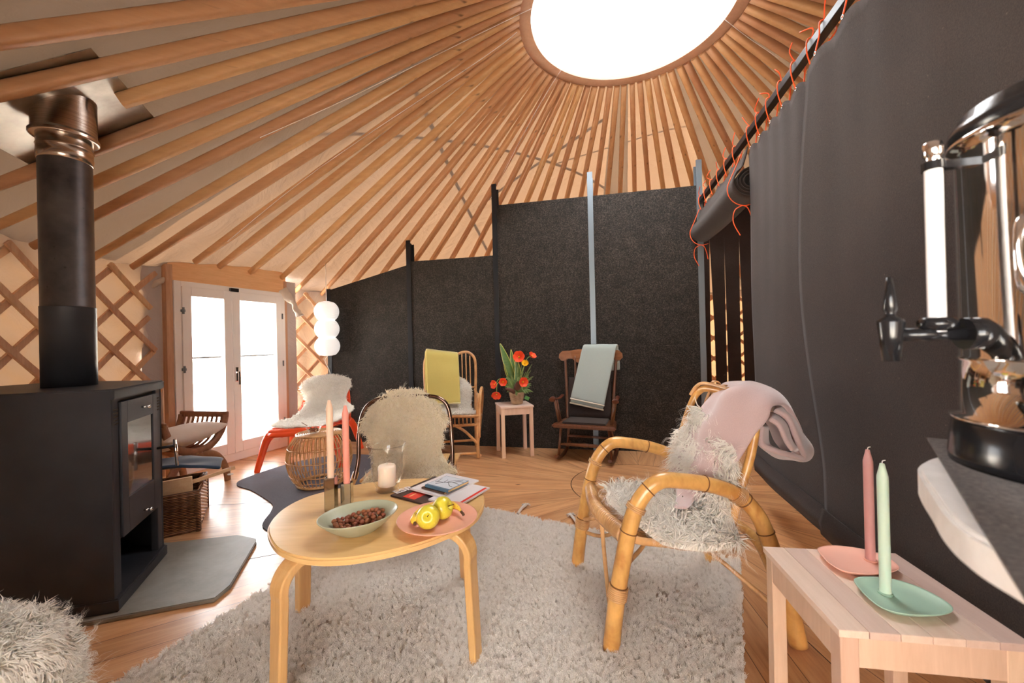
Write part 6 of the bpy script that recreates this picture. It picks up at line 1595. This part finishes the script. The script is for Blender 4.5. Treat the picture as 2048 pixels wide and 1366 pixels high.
# ------------------------------------------------------------------ flower basket
M_LEAFE = plain('leaf_edge', lin(196, 190, 96), 0.45); M_LEAF = NT('leaf_green'); _m = M_LEAF; _m.pbr(_m.mix(_m.noise(_m.coord((1, 1, 4)), 14, 4), lin(58, 92, 44), lin(104, 136, 70)), 0.45); M_LEAF = _m.m
M_TUL = NT('tulip_petal'); _m = M_TUL; _m.pbr(_m.mix(_m.noise(_m.coord(), 40, 3), lin(226, 60, 30), lin(240, 104, 62)), 0.5, sss=0.1); M_TUL = _m.m
M_YELF = plain('yellow_petal', lin(240, 190, 30), 0.6); M_STEMG = plain('tulip_stem', lin(140, 164, 96), 0.5)
M_WLIGHT = bamboo_mat('pale_wicker', lin(192, 164, 134), lin(140, 108, 80))
fb = V(0.035, 3.985, 0.49)
pt = empty('flower_basket', fb, 0, 'small pale wicker basket of tulips and leaves on the beech stool', 'flower basket')
bm = bmesh.new()
for q in range(11):
    z = 0.008 + 0.0105 * q; r = 0.052 + 0.0022 * q
    tube(bm, [((r + 0.0025 * math.sin(8 * t + PI * (q % 2))) * math.cos(t), (r + 0.0025 * math.sin(8 * t + PI * (q % 2))) * math.sin(t), z) for t in [2 * PI * k / 48 for k in range(48)]], 0.0058, 5, closed=True)
lathe(bm, [(0, 0.0), (0.05, 0.0), (0.068, 0.112), (0, 0.105)], 24)
mesh_obj('wicker_pot', bm, M_WLIGHT, pt)
def leaf_blade(p0, p1, bend, w_, mat, name, tw=0.0, face=V(0, -1, 0), par=None, edge=None):
    p0, p1 = V(*p0), V(*p1); d = p1 - p0; side = d.cross(face).normalized(); rows = []; rows_e = []
    for i in range(13):
        t = i / 12; c = p0 + d * t + V(*bend) * math.sin(PI * t); ww = w_ * (math.sin(PI * min(1, 0.22 + t * 0.78)) ** 0.75 if t < 0.999 else 0.001)
        s2 = side * math.cos(tw * t) + face * math.sin(tw * t)
        rows.append([c - s2 * ww, c - face * -0.004, c + s2 * ww]); rows_e.append([c - s2 * (ww + 0.005) - face * 0.0015, c - face * 0.0025, c + s2 * (ww + 0.005) - face * 0.0015])
    bm = bmesh.new(); grid(bm, rows); o = mesh_obj(name, bm, mat, par or pt); mods(o, solid=0.0012)
    if edge: bm = bmesh.new(); grid(bm, rows_e); e_ = mesh_obj('leaf_margin', bm, edge, o); mods(e_, solid=0.0008)
    return o
pts_ = lambda x, y, Y: P(x, y, Y) - fb
leaf_blade(pts_(1029, 775, 3.98), pts_(1000, 687, 3.97), (0.006, 0, 0), 0.036, M_LEAF, 'striped_leaf', edge=M_LEAFE)
leaf_blade(pts_(1031, 775, 4.0), pts_(1022, 699, 4.0), (-0.004, 0, 0), 0.022, M_LEAF, 'striped_leaf', edge=M_LEAFE)
leaf_blade(pts_(1034, 778, 3.96), pts_(1032, 715, 3.96), (0.012, 0, 0), 0.030, M_LEAF, 'striped_leaf', edge=M_LEAFE)
leaf_blade(pts_(1030, 775, 4.0), pts_(1008, 728, 3.95), (-0.02, 0, 0), 0.006, M_LEAF, 'striped_leaf', edge=M_LEAFE)
random.seed(12)
M_LEAF2 = plain('small_leaf', lin(116, 142, 84), 0.5)
for k in range(70):
    a_ = random.uniform(0, 2 * PI); r = random.uniform(0.08, 0.20); up_ = random.uniform(0.0, 0.20)
    if math.cos(a_) < -0.3: r *= 0.8
    p1 = V(r * math.cos(a_) * 0.85, r * math.sin(a_) * 0.6, 0.09 + up_)
    leaf_blade((0.02 * math.cos(a_), 0.02 * math.sin(a_), 0.10), tuple(p1), (0, 0, 0.03), random.uniform(0.010, 0.024), M_LEAF2, 'leaf')
M_FERN = plain('fern_green', lin(112, 132, 78), 0.6)
for k in range(11):
    a_ = random.uniform(-1.2, 1.6); r = random.uniform(0.10, 0.19); z1_ = random.uniform(0.05, 0.30); bm = bmesh.new()
    e = V(r * math.cos(a_), r * math.sin(a_) * 0.6 - 0.02, 0.10 + z1_); b0 = V(0.02, 0, 0.10)
    tube(bm, [b0, (b0 + e) / 2 + V(0, 0, 0.03), e], 0.0012, 5, sm=4)
    for q in range(16):
        t = 0.25 + 0.75 * q / 16; c = b0.lerp(e, t) + V(0, 0, 0.06 * t * (1 - t) * 2)
        for sg in (-1, 1):
            d_ = V(0.4, sg * 0.3, sg * 0.9) * 0.028 * (1.15 - t); tube(bm, [c, c + d_], lambda u: 0.0034 * (1 - u * 0.7), 4)
    mesh_obj('fern_sprig', bm, M_FERN, pt)
M_BRLEAF = plain('brown_leaf', lin(86, 52, 38), 0.5)
leaf_blade(pts_(1032, 780, 3.9), pts_(1036, 762, 3.86), (0.01, 0, 0), 0.035, M_BRLEAF, 'brown_leaf'); leaf_blade(pts_(1030, 786, 3.9), pts_(1010, 777, 3.88), (0, 0, 0.01), 0.02, M_BRLEAF, 'brown_leaf')
bm = bmesh.new(); box(bm, (0, 0, 0), (0.045, 0.002, 0.035), Matrix.Translation(pts_(1054, 796, 3.9)) @ Matrix.Rotation(0.5, 4, 'Y')); mesh_obj('plant_label', bm, plain('green_label', lin(72, 132, 62), 0.5), pt)
def tulip(x, y, Y, face, size, label, base=(1032, 785), mid=None, yellow=False):
    c = P(x, y, Y); root = empty('tulip', c, 0, label, 'flower', 'tulips in the wicker basket'); fz_ = V(*face).normalized(); u_ = fz_.orthogonal().normalized(); v_ = fz_.cross(u_)
    for k in range(14 if yellow else 6):
        a_ = 2 * PI * k / (14 if yellow else 6) + 0.3; rad = u_ * math.cos(a_) + v_ * math.sin(a_); tn = fz_.cross(rad); rows = []
        for i in range(6):
            t = i / 5; ww = size * (0.22 if yellow else 0.62) * math.sin(PI * (0.15 + 0.72 * t)); out_ = size * (0.15 + 0.85 * t ** 0.8); h = size * (0.75 * t ** 1.4)
            rows.append([rad * out_ + fz_ * (h - size * 0.3 + ww * 0.25) - tn * ww, rad * (out_ * 1.06) + fz_ * (h - size * 0.3), rad * out_ + fz_ * (h - size * 0.3 + ww * 0.25) + tn * ww])
        bm = bmesh.new(); grid(bm, refine(rows, 2, 2)); mods(mesh_obj('petal', bm, M_YELF if yellow else M_TUL, root), solid=0.0012)
    bm = bmesh.new(); lathe(bm, [(0, -0.008), (0.007, -0.002), (0.006, 0.006), (0, 0.010)], 10, fz_ * size * 0.05); mesh_obj('flower_centre', bm, M_YELF, root)
    b = fb + V(0.0, 0, 0.09); pts = [-fz_ * size * 0.3, (P(*mid) - c) if mid else ((b - c) * 0.5 + V(0, 0, 0.04)), b - c]
    bm = bmesh.new(); tube(bm, pts, 0.0032, 8, sm=6); mesh_obj('stem', bm, M_STEMG, root)
tulip(1038, 714, 3.93, (-0.1, -1, 0.25), 0.055, 'wide open orange-red tulip, topmost, beside the striped leaves')
tulip(1064, 712, 3.95, (0.5, -0.5, 0.7), 0.040, 'half closed red tulip, rightmost of the bouquet', mid=(1052, 722, 3.96))
tulip(1050, 727, 3.90, (0.0, -0.8, 0.5), 0.034, 'yellow flower in the middle of the tulip bouquet', yellow=True)
tulip(1046, 764, 3.86, (0.35, -1, 0.0), 0.046, 'open red tulip facing right above the basket', mid=(1035, 756, 3.88))
tulip(1006, 764, 3.86, (0.0, -1, 0.05), 0.038, 'red tulip left of the leaves, right of the two lowest ones', mid=(1016, 757, 3.9))
tulip(989, 769, 3.84, (-0.7, -0.8, 0.1), 0.040, 'ragged red tulip, leftmost of the bouquet', mid=(1003, 758, 3.88))
tulip(993, 789, 3.82, (-0.1, -0.8, -0.5), 0.045, 'drooping open orange tulip, lowest of the bouquet', mid=(998, 765, 3.85))

# ------------------------------------------------------------------ canvas ties at the wall top and white strings
M_TIE = wool_mat('tie_canvas', lin(206, 194, 182))
def tie(name, pts, r, label):
    bm = bmesh.new(); tube(bm, pts, r, 12, sm=7, flat=0.55)
    o = mesh_obj(name, bm, M_TIE)
    for v in o.data.vertices: v.co += V(noise.noise(v.co * 22), noise.noise(v.co * 22 + V(3, 1, 0)), noise.noise(v.co * 22 + V(0, 5, 0))) * 0.014
    return tag(o, label, 'canvas')
tie('canvas_valance', [P(192, 530, 3.25), P(232, 548, 3.30), P(268, 560, 3.36), P(305, 568, 3.42), P(335, 556, 3.46)], lambda t: 0.045 * math.sin(PI * (0.12 + 0.8 * t)) + 0.01, 'bunched canvas swag knotted left of the glass door')
tie('canvas_valance', [P(0, 478, 2.85), P(30, 492, 2.90), P(62, 505, 2.98), P(96, 512, 3.05)], lambda t: 0.04 - 0.02 * t, 'bunched canvas swag left of the stove flue')
tie('canvas_valance', [P(566, 580, 4.42), P(578, 596, 4.42), P(586, 606, 4.42)], lambda t: 0.05 - 0.015 * t, 'knotted canvas bunch at the right top corner of the door')
tie('canvas_tail', [P(584, 600, 4.38), P(592, 618, 4.36), P(600, 632, 4.35)], lambda t: 0.018 + 0.022 * t, 'loose canvas tail hanging right of the glass door')
def string(pts, label, r=0.0022):
    bm = bmesh.new(); tube(bm, pts, r, 5, sm=3); tag(mesh_obj('white_string', bm, M_WHITE), label, 'string', 'white strings under the roof')
def rim(x, y): return Q(x, y, 3.546)
def onc(x, y, low=0.045):
    d = (rt * ((x - 1024) / F_PX) + upv * ((683 - y) / F_PX) + fw); t = 0.5
    while t < 9:
        p = d * t + V(0, 0, CH)
        if p.z > ZA - low - KS * math.hypot(p.x - CX, p.y - CY): return p
        t += 0.004
    return p
string([rim(1063, 17), onc(960, 67), onc(700, 195), onc(520, 275)], 'long white string from the crown ring towards the flue side')
string([onc(1034, 64), onc(960, 120), onc(640, 335), onc(455, 483)], 'long white string running down beside the rafters to the door')
string([rim(1123, 139), onc(1080, 208), onc(1015, 330), onc(980, 400)], 'white string from the ring down towards the partition')
string([rim(1283, 147), P(1284, 182, 4.05), onc(1297, 300)], 'short white string hanging at the far side of the ring')
string([rim(1448, 38), onc(1500, 78), onc(1560, 118)], 'white string on the right side of the ring')
string([P(458, 610 - 30, 4.0), P(600, 545, 4.6)], 'white string') if False else None
# unseen ropes added outside the roof to cast shadow lines on the canvas
def outer(pts, lift, r, label):
    ps = [onc(x, y, -lift) for x, y in pts]; bm = bmesh.new(); tube(bm, ps, r, 8, sm=5); tag(mesh_obj('added_shadow_rope', bm, M_BLKSTEEL), label, 'rope', 'added ropes that shade the roof canvas')
outer([(800, 60), (850, 190), (905, 330), (965, 470), (1010, 560)], 0.16, 0.016, 'unseen rope added over the roof to cast a steep shadow across the canvas')
outer([(560, 270), (700, 262), (850, 272), (1000, 295), (1150, 340), (1250, 400)], 0.16, 0.014, 'unseen rope added over the roof to cast a curved shadow across the canvas')
outer([(960, 410), (1040, 350), (1130, 290), (1210, 235)], 0.16, 0.014, 'unseen rope added over the roof to cast a shadow rising towards the crown ring')
outer([(1100, 330), (1230, 290), (1350, 255), (1480, 240)], 0.12, 0.006, 'thin unseen rope added over the roof to shade the canvas near the steel posts')
